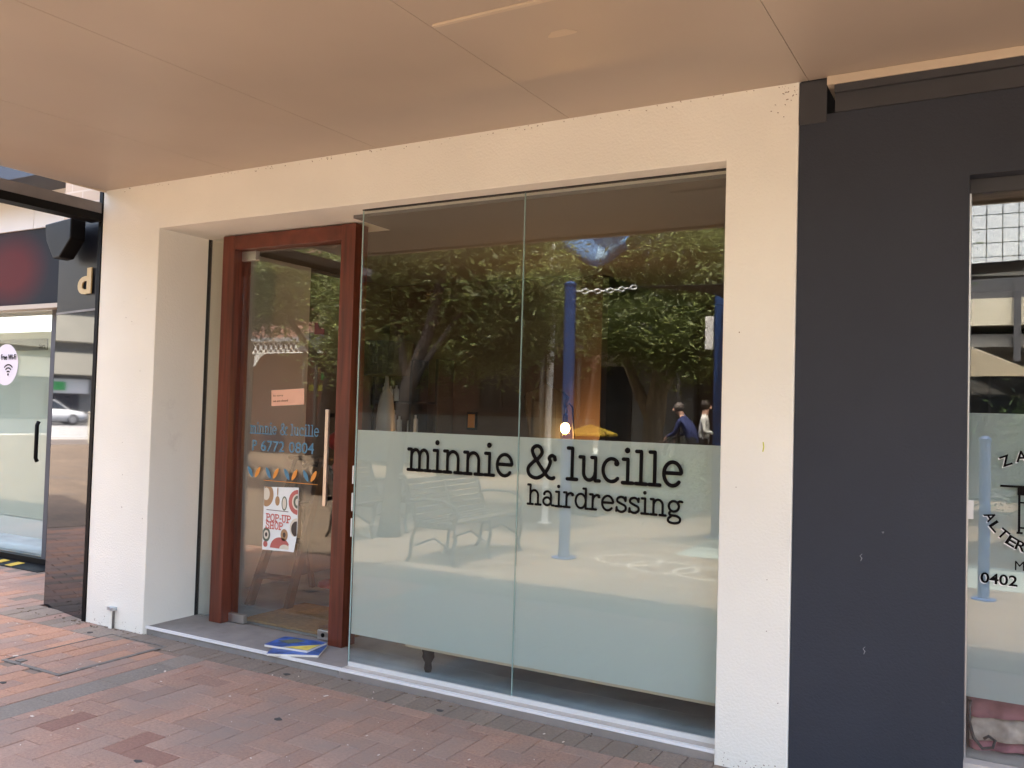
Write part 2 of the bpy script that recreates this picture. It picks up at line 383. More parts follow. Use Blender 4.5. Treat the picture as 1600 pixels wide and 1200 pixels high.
GL = {
 'n': ([[(0, 1), (.2, 1)], [(.2, 1), (.2, 0)], [(0, 0), (.42, 0)], arch(.2, .82), [(.62, 0), (1.04, 0)]], [], 1.16),
 'm': ([[(0, 1), (.2, 1)], [(.2, 1), (.2, 0)], [(0, 0), (.40, 0)], arch(.2, .70), [(.52, 0), (.9, 0)], arch(.70, 1.2), [(1.02, 0), (1.4, 0)]], [], 1.52),
 'i': ([[(.02, 1), (.25, 1)], [(.25, 1), (.25, 0)], [(0, 0), (.5, 0)]], [(.22, AS + .02, .13)], .64),
 'l': ([[(.02, AS), (.25, AS)], [(.25, AS), (.25, 0)], [(0, 0), (.5, 0)]], [], .64),
 'e': ([[(.05, .53), (.84, .53)] + arc(.44, .5, .40, .49, 4, 318, 22)], [], 1.02),
 'u': ([[(0, 1), (.2, 1)], [(.2, 1), (.2, .35)] + arc(.49, .34, .29, .33, 180, 360), [(.6, 1), (.8, 1)], [(.8, 1), (.8, 0)], [(.8, 0), (1.0, 0)]], [], 1.14),
 'c': ([arc(.46, .5, .42, .49, 52, 316, 20)], [(.71, .80, .13)], 1.0),
 'h': ([[(0, AS), (.2, AS)], [(.2, AS), (.2, 0)], [(0, 0), (.42, 0)], arch(.2, .82), [(.62, 0), (1.04, 0)]], [], 1.14),
 'a': ([[(.16, .80)] + arc(.42, .70, .28, .28, 150, 0, 10) + [(.70, .14), (.78, .02), (.94, .02)], arc(.40, .28, .30, .27, 0, 360, 18)], [(.17, .78, .10)], 1.06),
 'r': ([[(0, 1), (.2, 1)], [(.2, 1), (.2, 0)], [(0, 0), (.46, 0)], [(.2, .5)] + arc(.52, .58, .32, .40, 180, 62, 8)], [(.66, .88, .12)], .86),
 'd': ([arc(.42, .5, .38, .49, 0, 360, 22), [(.6, AS), (.8, AS)], [(.8, AS), (.8, 0)], [(.8, 0), (1.0, 0)]], [], 1.12),
 's': ([smooth([(.70, .74), (.60, .93), (.38, .99), (.15, .89), (.13, .68), (.40, .53), (.68, .40), (.72, .17), (.52, .01), (.30, .01), (.12, .12), (.08, .28)]), [(.70, .74), (.72, .97)], [(.08, .28), (.06, .03)]], [], .92),
 'g': ([arc(.42, .64, .34, .34, 0, 360, 20), smooth([(.68, .86), (.80, .98), (.98, .96)]), smooth([(.24, .34), (.12, .18), (.24, .05), (.60, .02), (.84, -.12), (.80, -.36), (.46, -.46), (.10, -.38), (.06, -.18), (.24, -.02)])], [], 1.06),
 '&': ([smooth([(1.32, .96), (1.18, 1.02), (1.06, .90), (1.12, .74), (1.02, .44), (.80, .14), (.48, -.02), (.16, .10), (.08, .40), (.28, .66), (.56, .88), (.72, 1.12), (.64, 1.36), (.44, 1.42), (.27, 1.28), (.30, 1.06), (.50, .74), (.78, .36), (1.02, .06), (1.22, .0), (1.3, .04)])], [(1.34, .86, .10)], 1.5),
 'P': ([[(0, 0), (.45, 0)], [(.2, 0), (.2, 1.4)], [(0, 1.4), (.55, 1.4)] + arc(.55, 1.05, .32, .35, 90, -90, 10) + [(.2, .70)]], [], 1.05),
 'O': ([arc(.5, .7, .42, .72, 0, 360, 22)], [], 1.1),
 'U': ([[(0, 1.4), (.4, 1.4)], [(.2, 1.4), (.2, .4)] + arc(.5, .4, .30, .4, 180, 360) + [(.8, 1.4)], [(.62, 1.4), (1.0, 1.4)]], [], 1.15),
 'S': ([smooth([(.78, 1.08), (.66, 1.34), (.42, 1.42), (.16, 1.28), (.14, .98), (.42, .76), (.74, .56), (.80, .24), (.58, .0), (.32, .0), (.12, .16), (.06, .42)]), [(.78, 1.08), (.80, 1.38)], [(.06, .42), (.05, .02)]], [], 1.0),
 'H': ([[(.2, 0), (.2, 1.4)], [(.85, 0), (.85, 1.4)], [(.2, .7), (.85, .7)], [(0, 0), (.4, 0)], [(0, 1.4), (.4, 1.4)], [(.65, 0), (1.05, 0)], [(.65, 1.4), (1.05, 1.4)]], [], 1.2),
 '-': ([[(.1, .6), (.4, .6)]], [], .55), ' ': ([], [], .5),
}
def stroke_word(word, x0, x1, zb, xh, y, wt=.082, dep=.003):
    adv = sum(GL[c][2] for c in word) - .12; sx = (x1 - x0) / adv; mb = MB(); px = x0; k = 0
    for ch in word:
        st, dots, a = GL[ch]
        for s in st:
            yy = y - .0002 * (k % 7); k += 1
            path = [(px + p[0] * sx, yy, zb + p[1] * xh) for p in s]
            mb.tube(path, wt * xh, 8, sq=(1, dep / (wt * xh), 1))
            for e in (path[0], path[-1]): mb.ball(e, wt * xh, 8, (1, dep / (wt * xh), 1))
        for dx, dz, r in dots: mb.ball((px + dx * sx, y - .001, zb + dz * xh), r * xh, 10, (1, dep * 1.2 / (r * xh), 1))
        px += a * sx
    return mb

# ================================================================== GROUND
struct(B(-400, 400, -400, 400, -.50, -.30).build('ground', 'ground'))
pav = struct(B(-34, 14, -2.6, 9, -.155, -.034).build('pavement', 'plaza'))
def paving_mat():
    m = M['plaza']; n = m.node_tree.nodes; l = m.node_tree.links; b = n['Principled BSDF']
    src = b.inputs['Base Color'].links[0].from_socket
    g = n.new('ShaderNodeNewGeometry'); br = n.new('ShaderNodeTexBrick'); br.inputs['Scale'].default_value = 1
    br.inputs['Brick Width'].default_value = .23; br.inputs['Row Height'].default_value = .115; br.inputs['Mortar Size'].default_value = .004
    br.inputs['Color1'].default_value = (1.1, 1.08, 1.05, 1); br.inputs['Color2'].default_value = (.85, .86, .86, 1); br.inputs['Mortar'].default_value = (.7, .72, .75, 1)
    l.new(g.outputs['Position'], br.inputs['Vector'])
    mx = n.new('ShaderNodeMix'); mx.data_type = 'RGBA'; mx.blend_type = 'MULTIPLY'; mx.inputs[0].default_value = 1
    l.new(src, mx.inputs[6]); l.new(br.outputs[0], mx.inputs[7]); l.new(mx.outputs[2], b.inputs['Base Color'])
paving_mat()

# bricks: several clay colours, world-scale dirt laid over them
def clay(name, col, d=(.25, .185, .15)):
    col = tuple(.92 * a_ + .08 * b_ for a_, b_ in zip(col, (.29, .225, .18)))
    M[name] = mat(name, col, .88, vary=.20, vscale=75, bump=.4, bscale=160, dirt=d, dscale=1.6, dlo=.42, dhi=.68, world_co=True, rnd=.10)
clay('clay_a', (.330, .190, .132)); clay('clay_b', (.350, .212, .152)); clay('clay_c', (.312, .176, .124))
clay('clay_d', (.245, .118, .082), (.25, .14, .10)); clay('clay_e', (.352, .198, .134))
clay('clay_grey', (.222, .172, .132), (.185, .142, .108)); clay('clay_brown', (.200, .150, .112), (.175, .14, .108)); clay('clay_band', (.222, .186, .152), (.19, .155, .12)); clay('clay_warm', (.40, .205, .125), (.33, .19, .125))
Wb, Lb, jt = .115, .23, .0026
def brick_mesh(lx, ly, m, ch=.0026):
    a, b = lx / 2 - jt / 2, ly / 2 - jt / 2
    v = [(-a, -b, -.034), (a, -b, -.034), (a, b, -.034), (-a, b, -.034), (-a, -b, -ch), (a, -b, -ch), (a, b, -ch), (-a, b, -ch),
         (-a + ch, -b + ch, 0), (a - ch, -b + ch, 0), (a - ch, b - ch, 0), (-a + ch, b - ch, 0)]
    f = [(0, 1, 5, 4), (1, 2, 6, 5), (2, 3, 7, 6), (3, 0, 4, 7), (4, 5, 9, 8), (5, 6, 10, 9), (6, 7, 11, 10), (7, 4, 8, 11), (8, 9, 10, 11)]
    me = bpy.data.meshes.new('brick'); me.from_pydata(v, [], f); me.materials.append(M[m]); return me, v, f
bricks = []                                     # (cx, cy, lx, ly, material)
def field_mat(x, y):
    r = random.random()
    if (-3.42 < x < -2.78 and -1.26 < y < -1.10) or (-3.36 < x < -3.2 and -1.12 < y < -1.0) or (-3.8 < x < -3.62 and -1.2 < y < -1.05): return 'clay_d'
    return 'clay_a' if r < .36 else 'clay_b' if r < .62 else 'clay_c' if r < .82 else 'clay_e' if r < .985 else 'clay_d'
XG0, XG1 = -4.09, -3.915                        # grey band running out from the pier
YS0 = -.155                                     # front of the soldier course along the wall
for k in range(-60, 60):                        # herringbone right of the band
    for mm in range(-40, 40):
        bx, by = k + 2 * mm, k - 2 * mm
        for (lx, ly, ox, oy) in ((2, 1, 1, .5), (1, 2, .5, 2)):
            cx, cy = (bx + ox) * Wb - 2.0, (by + oy) * Wb - 1.5
            x0, x1, y0, y1 = cx - lx * Wb / 2, cx + lx * Wb / 2, cy - ly * Wb / 2, cy + ly * Wb / 2
            x0 = max(x0, XG1); y1 = min(y1, YS0); x1 = min(x1, 1.2); y0 = max(y0, -2.1)
            if x1 - x0 > .03 and y1 - y0 > .03:
                bricks.append(((x0 + x1) / 2, (y0 + y1) / 2, round(x1 - x0, 3), round(y1 - y0, 3), field_mat(cx, cy)))
def run_y(x0, x1, y0, y1, mats, w=Wb, L=Lb, off=0.5, skip=None):
    i = 0; x = x1
    while x - w > x0 - .001:
        y = y0 - (L * off if i % 2 else 0)
        while y < y1:
            a, b = max(y, y0), min(y + L, y1)
            if b - a > .03 and not (skip and skip(x - w / 2, (a + b) / 2)):
                bricks.append((x - w / 2, (a + b) / 2, w, round(b - a, 3), random.choice(mats)))
            y += L
        x -= w; i += 1
run_y(XG0, XG1, -2.1, YS0, ['clay_band'], w=.175, L=.35)
LID = (-4.80, -4.33, -.765, -.115)
inlid = lambda x, y: LID[0] - .02 < x < LID[1] + .02 and LID[2] - .03 < y < LID[3] + .03
left_m = ['clay_warm'] * 4 + ['clay_e'] * 3 + ['clay_a'] * 2 + ['clay_b', 'clay_c']
run_y(-6.02, XG0, -2.1, -.20, left_m, skip=inlid)
run_y(LID[0], LID[1], LID[2] + .01, LID[3] - .01, left_m, w=.1175, L=.235)
run_y(-9.9, -6.02, -2.1, 1.55, ['clay_a', 'clay_b', 'clay_c', 'clay_warm', 'clay_brown'])
run_y(-6.02, -5.9, -.20, 1.55, ['clay_a', 'clay_c'], w=.115)
def soldier(x0, x1, y0, y1, mats):
    x = x0
    while x < x1 - .02:
        w = min(Wb, x1 - x); bricks.append((x + w / 2, (y0 + y1) / 2, round(w, 3), round(y1 - y0, 3), random.choice(mats))); x += w
soldier(XG1, 1.2, YS0, .024, ['clay_grey', 'clay_grey', 'clay_brown', 'clay_brown'])
soldier(-4.66, XG1, YS0, .024, ['clay_grey', 'clay_brown', 'clay_grey'])
soldier(-5.9, -4.66, -.20, .10, ['clay_grey', 'clay_grey', 'clay_brown', 'clay_c'])
camx = Vector((0, -D, 1.45))
def vis(b):
    d = Vector((b[0], b[1], 0)) - camx; z = d.dot(fw)
    if z < .2: return False
    px = 800 + 1358 * d.dot(rt) / z; py = 600 - 1358 * d.dot(up) / z
    return -30 < px < 1630 and py < 1240
visb = [b for b in bricks if vis(b)]; rest = [b for b in bricks if not vis(b)]
visb.sort(key=lambda b: (Vector((b[0], b[1], 0)) - camx).length - (.3 if b[2] * b[3] < .02 else .0))
cache = {}
for b in visb[:300]:
    key = b[2:]
    if key not in cache: cache[key] = brick_mesh(b[2], b[3], b[4])[0]
    o = bpy.data.objects.new('brick', cache[key]); COL.objects.link(o); o.parent = pav
    o.location = Vector((b[0], b[1], random.uniform(-.0022, .0012))) - pav.location
    o.rotation_euler = (random.uniform(-.004, .004), random.uniform(-.004, .004), random.uniform(-.004, .004))
mb = MB(); names = ['clay_a', 'clay_b', 'clay_c', 'clay_d', 'clay_e', 'clay_grey', 'clay_brown', 'clay_warm', 'clay_band']
tmp = {}
for b in visb[300:] + rest:
    if b[2:] not in tmp: _, v, f = brick_mesh(b[2], b[3], b[4]); tmp[b[2:]] = (v, f)
    v, f = tmp[b[2:]]; mb.cur = names.index(b[4]); dz = random.uniform(-.002, .001)
    mb.add([(p[0] + b[0], p[1] + b[1], p[2] + dz) for p in v], f)
o = mb.build('brick_field', names, pav); o['kind'] = 'stuff'
# joint sand just under the brick tops
MB().box(-9.95, 1.25, -2.12, .02, -.033, -.0065).build('joint_sand', 'sand', pav)
# access cover frame let into the paving
lid = thing('access_cover', ((LID[0] + LID[1]) / 2, (LID[2] + LID[3]) / 2, 0), 'rusty steel access cover frame filled with bricks near left pier', 'access cover')
M['rust_steel'] = mat('rust_steel', (.17, .15, .13), .7, .3, vary=.3, vscale=25, bump=.2, bscale=90)
for (x0, x1, y0, y1) in ((LID[0] - .012, LID[0] - .002, LID[2], LID[3]), (LID[1] + .002, LID[1] + .03, LID[2], LID[3]), (LID[0] - .012, LID[1] + .03, LID[2] - .026, LID[2] - .002), (LID[0] - .012, LID[1] + .03, LID[3] + .002, LID[3] + .012)):
    B(x0, x1, y0, y1, -.03, .003).build('frame_bar', 'rust_steel', lid)
B(LID[0] + .06, LID[0] + .11, LID[2] + .01, LID[2] + .05, -.02, .0035).build('lifting_key_hole', 'rust_steel', lid)
# litter
M['stain'] = mat('stain', (.05, .045, .04), .9)
for i, (x, y) in enumerate(((-4.42, -1.01), (-3.02, -1.28), (-3.35, -.10), (-2.35, -.11), (-2.9, -.62), (-4.95, -.16))):
    mb = MB(); k = 9; rr = [random.uniform(.010, .020) for _ in range(k)]
    mb.prism([(x + rr[j] * math.cos(6.283 * j / k) * 1.4, y + rr[j] * math.sin(6.283 * j / k), 0) for j in range(k)], (0, 0, .0005), (0, 0, .0025))
    tag(mb.build('chewing_gum', 'stain'), ['flat dark gum spot on grey paver band left foreground', 'dark gum spot on brick nearest the bottom left edge', 'dark gum spot below the doorstep by the books', 'small dark gum spot below window sill', 'dark gum spot mid paving in front of door', 'dark spot on pavers at foot of left pier'][i], 'gum spot', 'gum spots on the bricks')
M['petal'] = mat('petal', (.62, .52, .44), .8)
litter = MB()
for i in range(150):
    x = random.uniform(-6.5, -1.0); y = random.uniform(-1.7, -.05); a = random.uniform(0, 3.14); s = random.uniform(.0015, .006) if random.random() < .88 else random.uniform(.007, .013)
    litter.obox((x, y, .0035), (s * 2.2, s, .002), a)
o = litter.build('litter_specks', 'petal'); o['kind'] = 'stuff'; o['label'] = 'pale specks of grit and litter on the bricks'
dleaf = MB()
for i in range(70):
    x = random.choice([random.uniform(-5.9, -4.6), random.uniform(-4.6, -1.1)]); y = (random.uniform(-.03, -.005) if x < -4.66 else random.uniform(.0, .025)) - abs(random.gauss(0, .03))
    dleaf.obox((x, y, .004), (random.uniform(.006, .018), random.uniform(.003, .008), .003), random.uniform(0, 3.14))
M['dead_leaf'] = mat('dead_leaf', (.13, .09, .055), .9, island=.4)
o = dleaf.build('leaf_litter', 'dead_leaf'); o['kind'] = 'stuff'; o['label'] = 'small dry leaves caught along the foot of the wall'

# ================================================================== SALON BUILDING
XL, X1, X2, XR = -5.224, -4.659, -1.040, -.742
ZS, ZT = 2.844, 2.553
sal = thing('salon_building', (-3.0, 0, 0), 'white rendered shop building framing the hairdressing window and timber door', 'building')
mb = MB(); mb.prism([(XL, 0, -.03), (X1, 0, -.03), (X1, 0, ZT), (X2, 0, ZT), (X2, 0, -.03), (XR, 0, -.03), (XR, 0, 3.3), (XL, 0, 3.3)], (0, 0, 0), (0, .62, 0))
mb.build('portal_wall', 'render_white', sal, bevel=.005)
B(XL, XR, .003, 7.0, 3.3, 7.6).build('upper_wall', 'render_white', sal)
# doorstep and sill
mb = MB(); mb.prism([(X1, .030, -.03), (-3.10, .030, -.03), (-3.10, .098, -.03), (-3.36, .40, -.03), (-3.36, .44, -.03), (X1, .44, -.03)], (0, 0, 0), (0, 0, .075))
step = mb.build('doorstep', 'tile_grey', sal)
B(X1 + .001, -3.10, .0185, .0325, .034, .0495).build('step_edge_strip', 'bright_strip', step)
B(-3.098, X2, .030, .098, -.03, .043).build('window_sill', 'tile_beige', sal)
B(-3.098, X2, .0185, .0325, .034, .0495).build('sill_edge_strip', 'bright_strip', sal)
B(-3.098, X2, .025, .0296, -.01, .033).build('sill_face', 'alu', sal)
B(-3.25, X2 - .001, .20, .619, 2.535, 2.5525).build('lintel_dark_sheet', 'room_ceil', sal)  # dark sheet added to darken the lit inner underside of the lintel
# wall anchor bolt low on the pier
an = thing('wall_anchor', (-4.945, -.01, 0), 'small galvanised bracket and pipe stub low on left white pier', 'bracket')
B(-4.965, -4.935, -.022, -.001, -.01, .115).build('pipe_cover', 'render_white', an)
B(-4.936, -4.931, -.016, -.001, 0, .13).build('rod', 'rust_steel', an)
mb = B(-4.975, -4.912, -.028, -.001, .115, .135); mb.lathe([(.009, -.034), (.009, -.02)], (-4.943, 0, .125), 8, 'y'); mb.build('clamp', 'galv', an)

# ---- shop window
win = thing('shop_window', (-2.1, .12, .05), 'large frameless shop window with frosted band beside timber door', 'window')
GY0, GY1 = .113, .123
B(-3.105, -2.0845, GY0, GY1, .052, 2.546).build('pane', 'glass', win)
B(-2.0805, X2 + .02, GY0, GY1, .052, 2.546).build('pane', 'glass', win)
B(-2.0843, -2.0807, GY0 + .001, GY1 - .001, .052, 2.546).build('glass_joint', 'edge_glass', win)
mb = MB(); a = Vector((-3.109, .119, 0)); b = Vector((-3.345, .385, 0)); nn = (b - a).cross(Vector((0, 0, 1))).normalized() * .005
mb.prism([a + nn, b + nn, b - nn, a - nn], (0, 0, .052), (0, 0, 2.546)); mb.build('return_pane', 'glass', win)
mb = MB(); mb.tube([(-3.1085, .1175, .05), (-3.1085, .1175, 2.546)], .0042, 6); mb.build('corner_edge', 'edge_glass', win)
B(-3.098, X2 - .0005, .099, .1125, .03, .064).build('glazing_channel', 'alu_white', win)
B(-3.11, X2 - .0005, .108, .128, 2.5465, 2.5525).build('head_channel', 'seal', win)
FT, FB = 1.328, .210
B(-3.104, -2.0845, .1245, .1255, FB, FT).build('frosted_film', 'frost', win)
B(-2.0805, X2 - .001, .1245, .1255, FB, FT).build('frosted_film', 'frost', win)
# tape marks on the left edge of the glass
for z0, z1 in ((1.03, 1.13), (.88, .98), (.74, .84)):
    B(-3.1225, -3.1145, .112, .1165, z0, z1).build('edge_clip', 'alu_white', win)
# lettering
let = thing('window_lettering', (-2.0, .11, 1.1), 'dark slab-serif lettering minnie & lucille hairdressing on the frosted window', 'sign')
ZB = 1.137
stroke_word('minnie', -2.745, -2.105, ZB - .006, .108, GY0 - .0035).build('word', 'letter', let, smooth=True)
stroke_word('&', -2.03, -1.87, ZB - .002, .108, GY0 - .0035, .086).build('word', 'letter', let, smooth=True)
stroke_word('lucille', -1.808, -1.238, ZB + .002, .108, GY0 - .0035).build('word', 'letter', let, smooth=True)
stroke_word('hairdressing', -2.018, -1.24, 1.005, .0685, GY0 - .0035, .086).build('word', 'letter', let, smooth=True)

# ---- timber framed door
FY0, FY1 = .335, .455
dr = thing('shop_door', (-3.9, .40, .045), 'frameless glass door in a red-brown timber frame at salon entrance', 'door')
B(-4.452, -4.345, FY0, FY1, .046, 2.545).build('frame_post', 'timber', dr, bevel=.003)
B(-3.452, -3.345, FY0, FY1, .046, 2.545).build('frame_post', 'timber', dr, bevel=.003)
B(-4.3448, -3.4522, FY0 + .002, FY1, 2.452, 2.543).build('frame_head', 'timber_h', dr, bevel=.003)
B(-4.3448, -4.315, .425, .452, .046, 2.452).build('stop_bead', 'timber', dr)
DY0, DY1 = .405, .417
leaf = B(-4.335, -3.456, DY0, DY1, .055, 2.446).build('glass_leaf', 'glass_r', dr)
for (x0, x1, z0, z1) in ((-4.342, -4.205, .05, .105), (-4.342, -4.215, 2.385, 2.45), (-3.585, -3.475, .052, .108)):
    p = B(x0, x1, DY0 - .011, DY1 + .011, z0, z1).build('patch_fitting', 'steel', dr, bevel=.003)
    if x0 > -3.9: MB().lathe([(.013, -.004), (.013, .0)], ((x0 + x1) / 2 - .01, DY0 - .0115, (z0 + z1) / 2), 12, 'y').build('lock_cylinder', 'black', p)
hd = B(-3.540, -3.515, .345, .362, .855, 1.435).build('pull_handle', 'brushed_tan', dr, bevel=.003)
for z in (.90, 1.40): B(-3.537, -3.518, .3625, .4045, z - .012, z + .012).build('standoff', 'black', hd)
B(-3.512, -3.487, .428, .445, .855, 1.435).build('inside_pull_handle', 'black', dr)
# side light between pier and frame
sl = thing('side_light', (-4.55, .41, .045), 'narrow glass side light between white pier and timber door frame', 'window')
B(-4.655, -4.4545, .405, .415, .048, 2.551).build('pane', 'glass', sl)
B(-4.6585, -4.6552, .395, .425, .046, 2.552).build('edge_seal', 'seal', sl)
B(-4.52, -4.457, .43, .47, .046, 2.551).build('inner_stud', 'alu', sl)

# things stuck on the door glass
SY = DY0 - .0025
dl = thing('door_lettering', (-3.93, SY, 1.15), 'pale blue vinyl shop name and phone number on door glass', 'lettering')
stroke_word('minnie', -4.215, -3.985, 1.268, .048, SY, .075, .0012).build('word', 'blue_vinyl', dl)
stroke_word('&', -3.955, -3.895, 1.268, .048, SY, .075, .0012).build('word', 'blue_vinyl', dl)
stroke_word('lucille', -3.865, -3.635, 1.268, .048, SY, .075, .0012).build('word', 'blue_vinyl', dl)
for body, x, w in (('P', -4.19, .038), ('6772', -4.115, .20), ('0804', -3.875, .205)): wall_text(body, x, SY, 1.158, w, .068, .004).build('phone_number_group', 'blue_vinyl', dl)
bt = thing('leaf_decal_border', (-3.93, SY, .98), 'row of blue and orange leaf decals across the door glass', 'decal')
for i in range(4):
    for j, mname in ((0, 'blue_vinyl'), (1, 'orange_vinyl')):
        cx = -4.20 + i * .157 + j * .064; a = R(58) if j else R(122); pts = []
        for k in range(14):
            t = 2 * math.pi * k / 14; u = .040 * math.cos(t); v = .0155 * math.sin(t) * (1 - .25 * abs(math.cos(t)))
            pts.append((cx + u * math.cos(a) - v * math.sin(a), SY, 1.022 + u * math.sin(a) + v * math.cos(a)))
        MB().prism(pts, (0, 0, 0), (0, -.0006, 0)).build('leaf_decal', mname, bt)
B(-4.08, -3.63, SY - .0006, SY, .972, .976).build('stem_line', 'orange_vinyl', bt)
# poster, slightly curled at its lower corner
po = thing('poster', (-3.925, SY, .54), 'white POP-UP SHOP poster with crockery pictures taped to door glass', 'poster')
PX0, PX1, PZ0, PZ1 = -4.072, -3.782, .543, .94
mb = MB(); nx, nz = 8, 10; g = []
def curl(u, v): return -.012 * max(0, u - .75) * 4 * max(0, .3 - v) / .3
for j in range(nz + 1):
    for i in range(nx + 1):
        u, v = i / nx, j / nz; g.append((PX0 + (PX1 - PX0) * u - (.012 * max(0, .25 - v) * 4 * u), SY + curl(u, v), PZ0 + (PZ1 - PZ0) * v + .012 * (u - .5)))
fs = [(j * (nx + 1) + i, j * (nx + 1) + i + 1, (j + 1) * (nx + 1) + i + 1, (j + 1) * (nx + 1) + i) for j in range(nz) for i in range(nx)]
mb.add(g, fs); mb.build('sheet', 'paper', po, solid=.0008)
QY = SY - .0014
def disc(cx, cz, rx, rz, m, lvl=0, nm='printed_plate', a0=0, a1=360):
    pts = []
    for k in range(22 if a1 - a0 == 360 else 23):
        t = R(a0 + (a1 - a0) * k / 22); pts.append((min(max(cx + rx * math.cos(t), PX0 + .003), PX1 - .003), QY - lvl * .0004, max(min(cz + rz * math.sin(t), PZ1 - .004), PZ0 + .014)))
    MB().prism(pts, (0, 0, 0), (0, -.0003, 0)).build(nm, m, po)
disc(PX0 + .02, PZ1 - .055, .062, .075, 'p_tan'); disc(PX0 + .02, PZ1 - .05, .03, .04, 'p_cream', 1)
disc(-3.955, PZ1 - .088, .019, .030, 'p_tan', 0, 'printed_spoon'); disc(-3.955, PZ1 - .03, .005, .028, 'p_tan', 1, 'printed_spoon')
disc(-3.896, PZ1 - .10, .023, .045, 'p_green', 0, 'printed_spoon'); disc(-3.896, PZ1 - .10, .016, .036, 'p_cream', 1, 'printed_spoon')
disc(PX1 - .004, PZ1 - .085, .075, .077, 'p_red'); disc(PX1 - .004, PZ1 - .083, .046, .050, 'p_cream', 1); disc(PX1 - .004, PZ1 - .083, .034, .040, 'p_green', 2); disc(PX1 - .004, PZ1 - .083, .018, .022, 'p_cream', 3)
disc(PX1 - .004, .695, .058, .062, 'p_cream'); disc(PX1 - .006, .69, .044, .048, 'p_dark', 1)
disc(-3.888, .645, .030, .037, 'p_tan'); disc(-3.888, .645, .012, .016, 'p_dark', 1)
disc(-4.04, .635, .034, .045, 'p_green'); disc(-4.04, .635, .021, .028, 'p_cream', 1); disc(-4.04, .635, .01, .014, 'p_dark', 2)
disc(-3.92, .552, .085, .075, 'p_red', 0, 'printed_plate', 0, 180); disc(-3.88, .556, .045, .03, 'p_cream', 1, 'printed_plate', 0, 180)
disc(-4.045, .575, .018, .02, 'p_red')
stroke_word('POP-UP', -4.046, -3.838, .724, .0295, QY - .0006, .12, .0005).build('word', 'ink_red', po)
stroke_word('SHOP', -4.046, -3.902, .676, .0295, QY - .0006, .12, .0005).build('word', 'ink_red', po)
B(-4.045, -3.86, QY - .0006, QY, .789, .793).build('small_print_line', 'ink', po)
# pink note
cd = thing('notice_card', (-3.9, SY, 1.45), 'small pink card with two typed lines on door glass', 'card')
mt = Matrix.Translation((-3.902, SY, 1.503)) @ Matrix.Rotation(R(-3.2), 4, 'Y')
MB().obox((0, 0, 0), (.275, .0012, .100)).xf(mt).build('sheet', 'paper_pink', cd)
for body, x, z, w in (('So sorry', -.122, .006, .085), ('we are closed', -.122, -.026, .125)):
    wall_text(body, x, -.0016, z, w, .014, .004, .0003).xf(mt).build('typed_line', 'ink', cd)
# tiny hair product box label seen high on the glass
tri = thing('warning_sticker', (-3.66, SY, 1.9), 'small dark red angular sticker high on door glass', 'sticker')
MB().prism([(-3.70, SY, 1.895), (-3.62, SY, 1.893), (-3.62, SY, 1.925), (-3.66, SY, 1.93), (-3.675, SY, 1.965), (-3.70, SY, 1.965)], (0, 0, 0), (0, -.0006, 0)).build('sheet', 'p_maroon', tri)

# books left on the doorstep
for i, (x, y, z, rz, m, lab) in enumerate(((-3.50, .135, .0455, R(28), 'book_blue', 'blue covered catalogue lying underneath on the doorstep'), (-3.56, .185, .0605, R(8), 'book_yellow', 'blue and yellow catalogue lying on top on the doorstep'))):
    bk = thing('catalogue', (x, y, z), lab, 'book')
    mt = Matrix.Translation((x, y, z)) @ Matrix.Rotation(rz, 4, 'Z')
    MB().box(-.145, .145, -.098, .098, .0006, .0126).xf(mt).build('pages', 'page', bk)
    MB().box(-.147, .147, -.1, .1, .0128, .0140).xf(mt).build('cover', 'book_blue', bk)
    if i == 1:
        MB().prism([(-.02, -.0995, .0142), (.147, -.0995, .0142), (.147, .04, .0142), (.08, -.02, .0142)], (0, 0, 0), (0, 0, .0005)).xf(mt).build('cover_panel', 'book_yellow', bk)
        MB().prism([(-.12, .0, .0142), (-.03, -.03, .0142), (.03, .06, .0142), (-.05, .08, .0142)], (0, 0, 0), (0, 0, .0005)).xf(mt).build('cover_panel', 'p_green', bk)

# ================================================================== AWNING (soffit over the footpath)
aw = thing('awning', (-2.5, -1.0, 2.7), 'beige flat panelled street awning above the shopfront', 'awning')
SL = .022
def soffit_z(y): return ZS + SL * y
edges = [-5.205, -4.008, -2.932, -1.792, -.704, .45, 1.6, 2.75, 3.9]
YE = -2.05
for a, b in zip(edges[:-1], edges[1:]):
    mb = MB(); g_ = .0012
    pts = [(a + g_, YE, soffit_z(YE)), (b - g_, YE, soffit_z(YE)), (b - g_, -.0005, soffit_z(0)), (a + g_, -.0005, soffit_z(0))]
    mb.prism(pts, (0, 0, 0), (0, 0, .012)); mb.build('soffit_panel', 'soffit', aw)
mb = MB(); mb.prism([(-5.205, YE - .03, soffit_z(YE) + .0125), (3.9, YE - .03, soffit_z(YE) + .0125), (3.9, -.001, ZS + .0125), (-5.205, -.001, ZS + .0125)], (0, 0, 0), (0, 0, .25)); mb.build('deck', 'soffit', aw)
B(-5.205, 3.9, YE - .07, YE - .0305, soffit_z(YE) - .012, 3.15).build('fascia', 'soffit_trim', aw)
mb = MB(); mb.prism([(-1.775, -1.160, soffit_z(-1.16) - .0085), (-.2, -1.172, soffit_z(-1.16) - .0085), (-.2, -1.142, soffit_z(-1.16) - .0085), (-1.775, -1.146, soffit_z(-1.16) - .0085)], (0, 0, 0), (0, 0, .008)); mb.build('cover_strip', 'soffit_trim', aw)
mb = MB(); mb.prism([(-1.40 + .052 * (1 + .25 * math.sin(3 * t)) * math.cos(t), -.885 + .030 * (1 + .2 * math.cos(2 * t)) * math.sin(t), soffit_z(-.885) - .0015) for t in [6.283 * k / 18 for k in range(18)]], (0, 0, 0), (0, 0, .001)); mb.build('filler_patch', 'soffit_trim', aw)
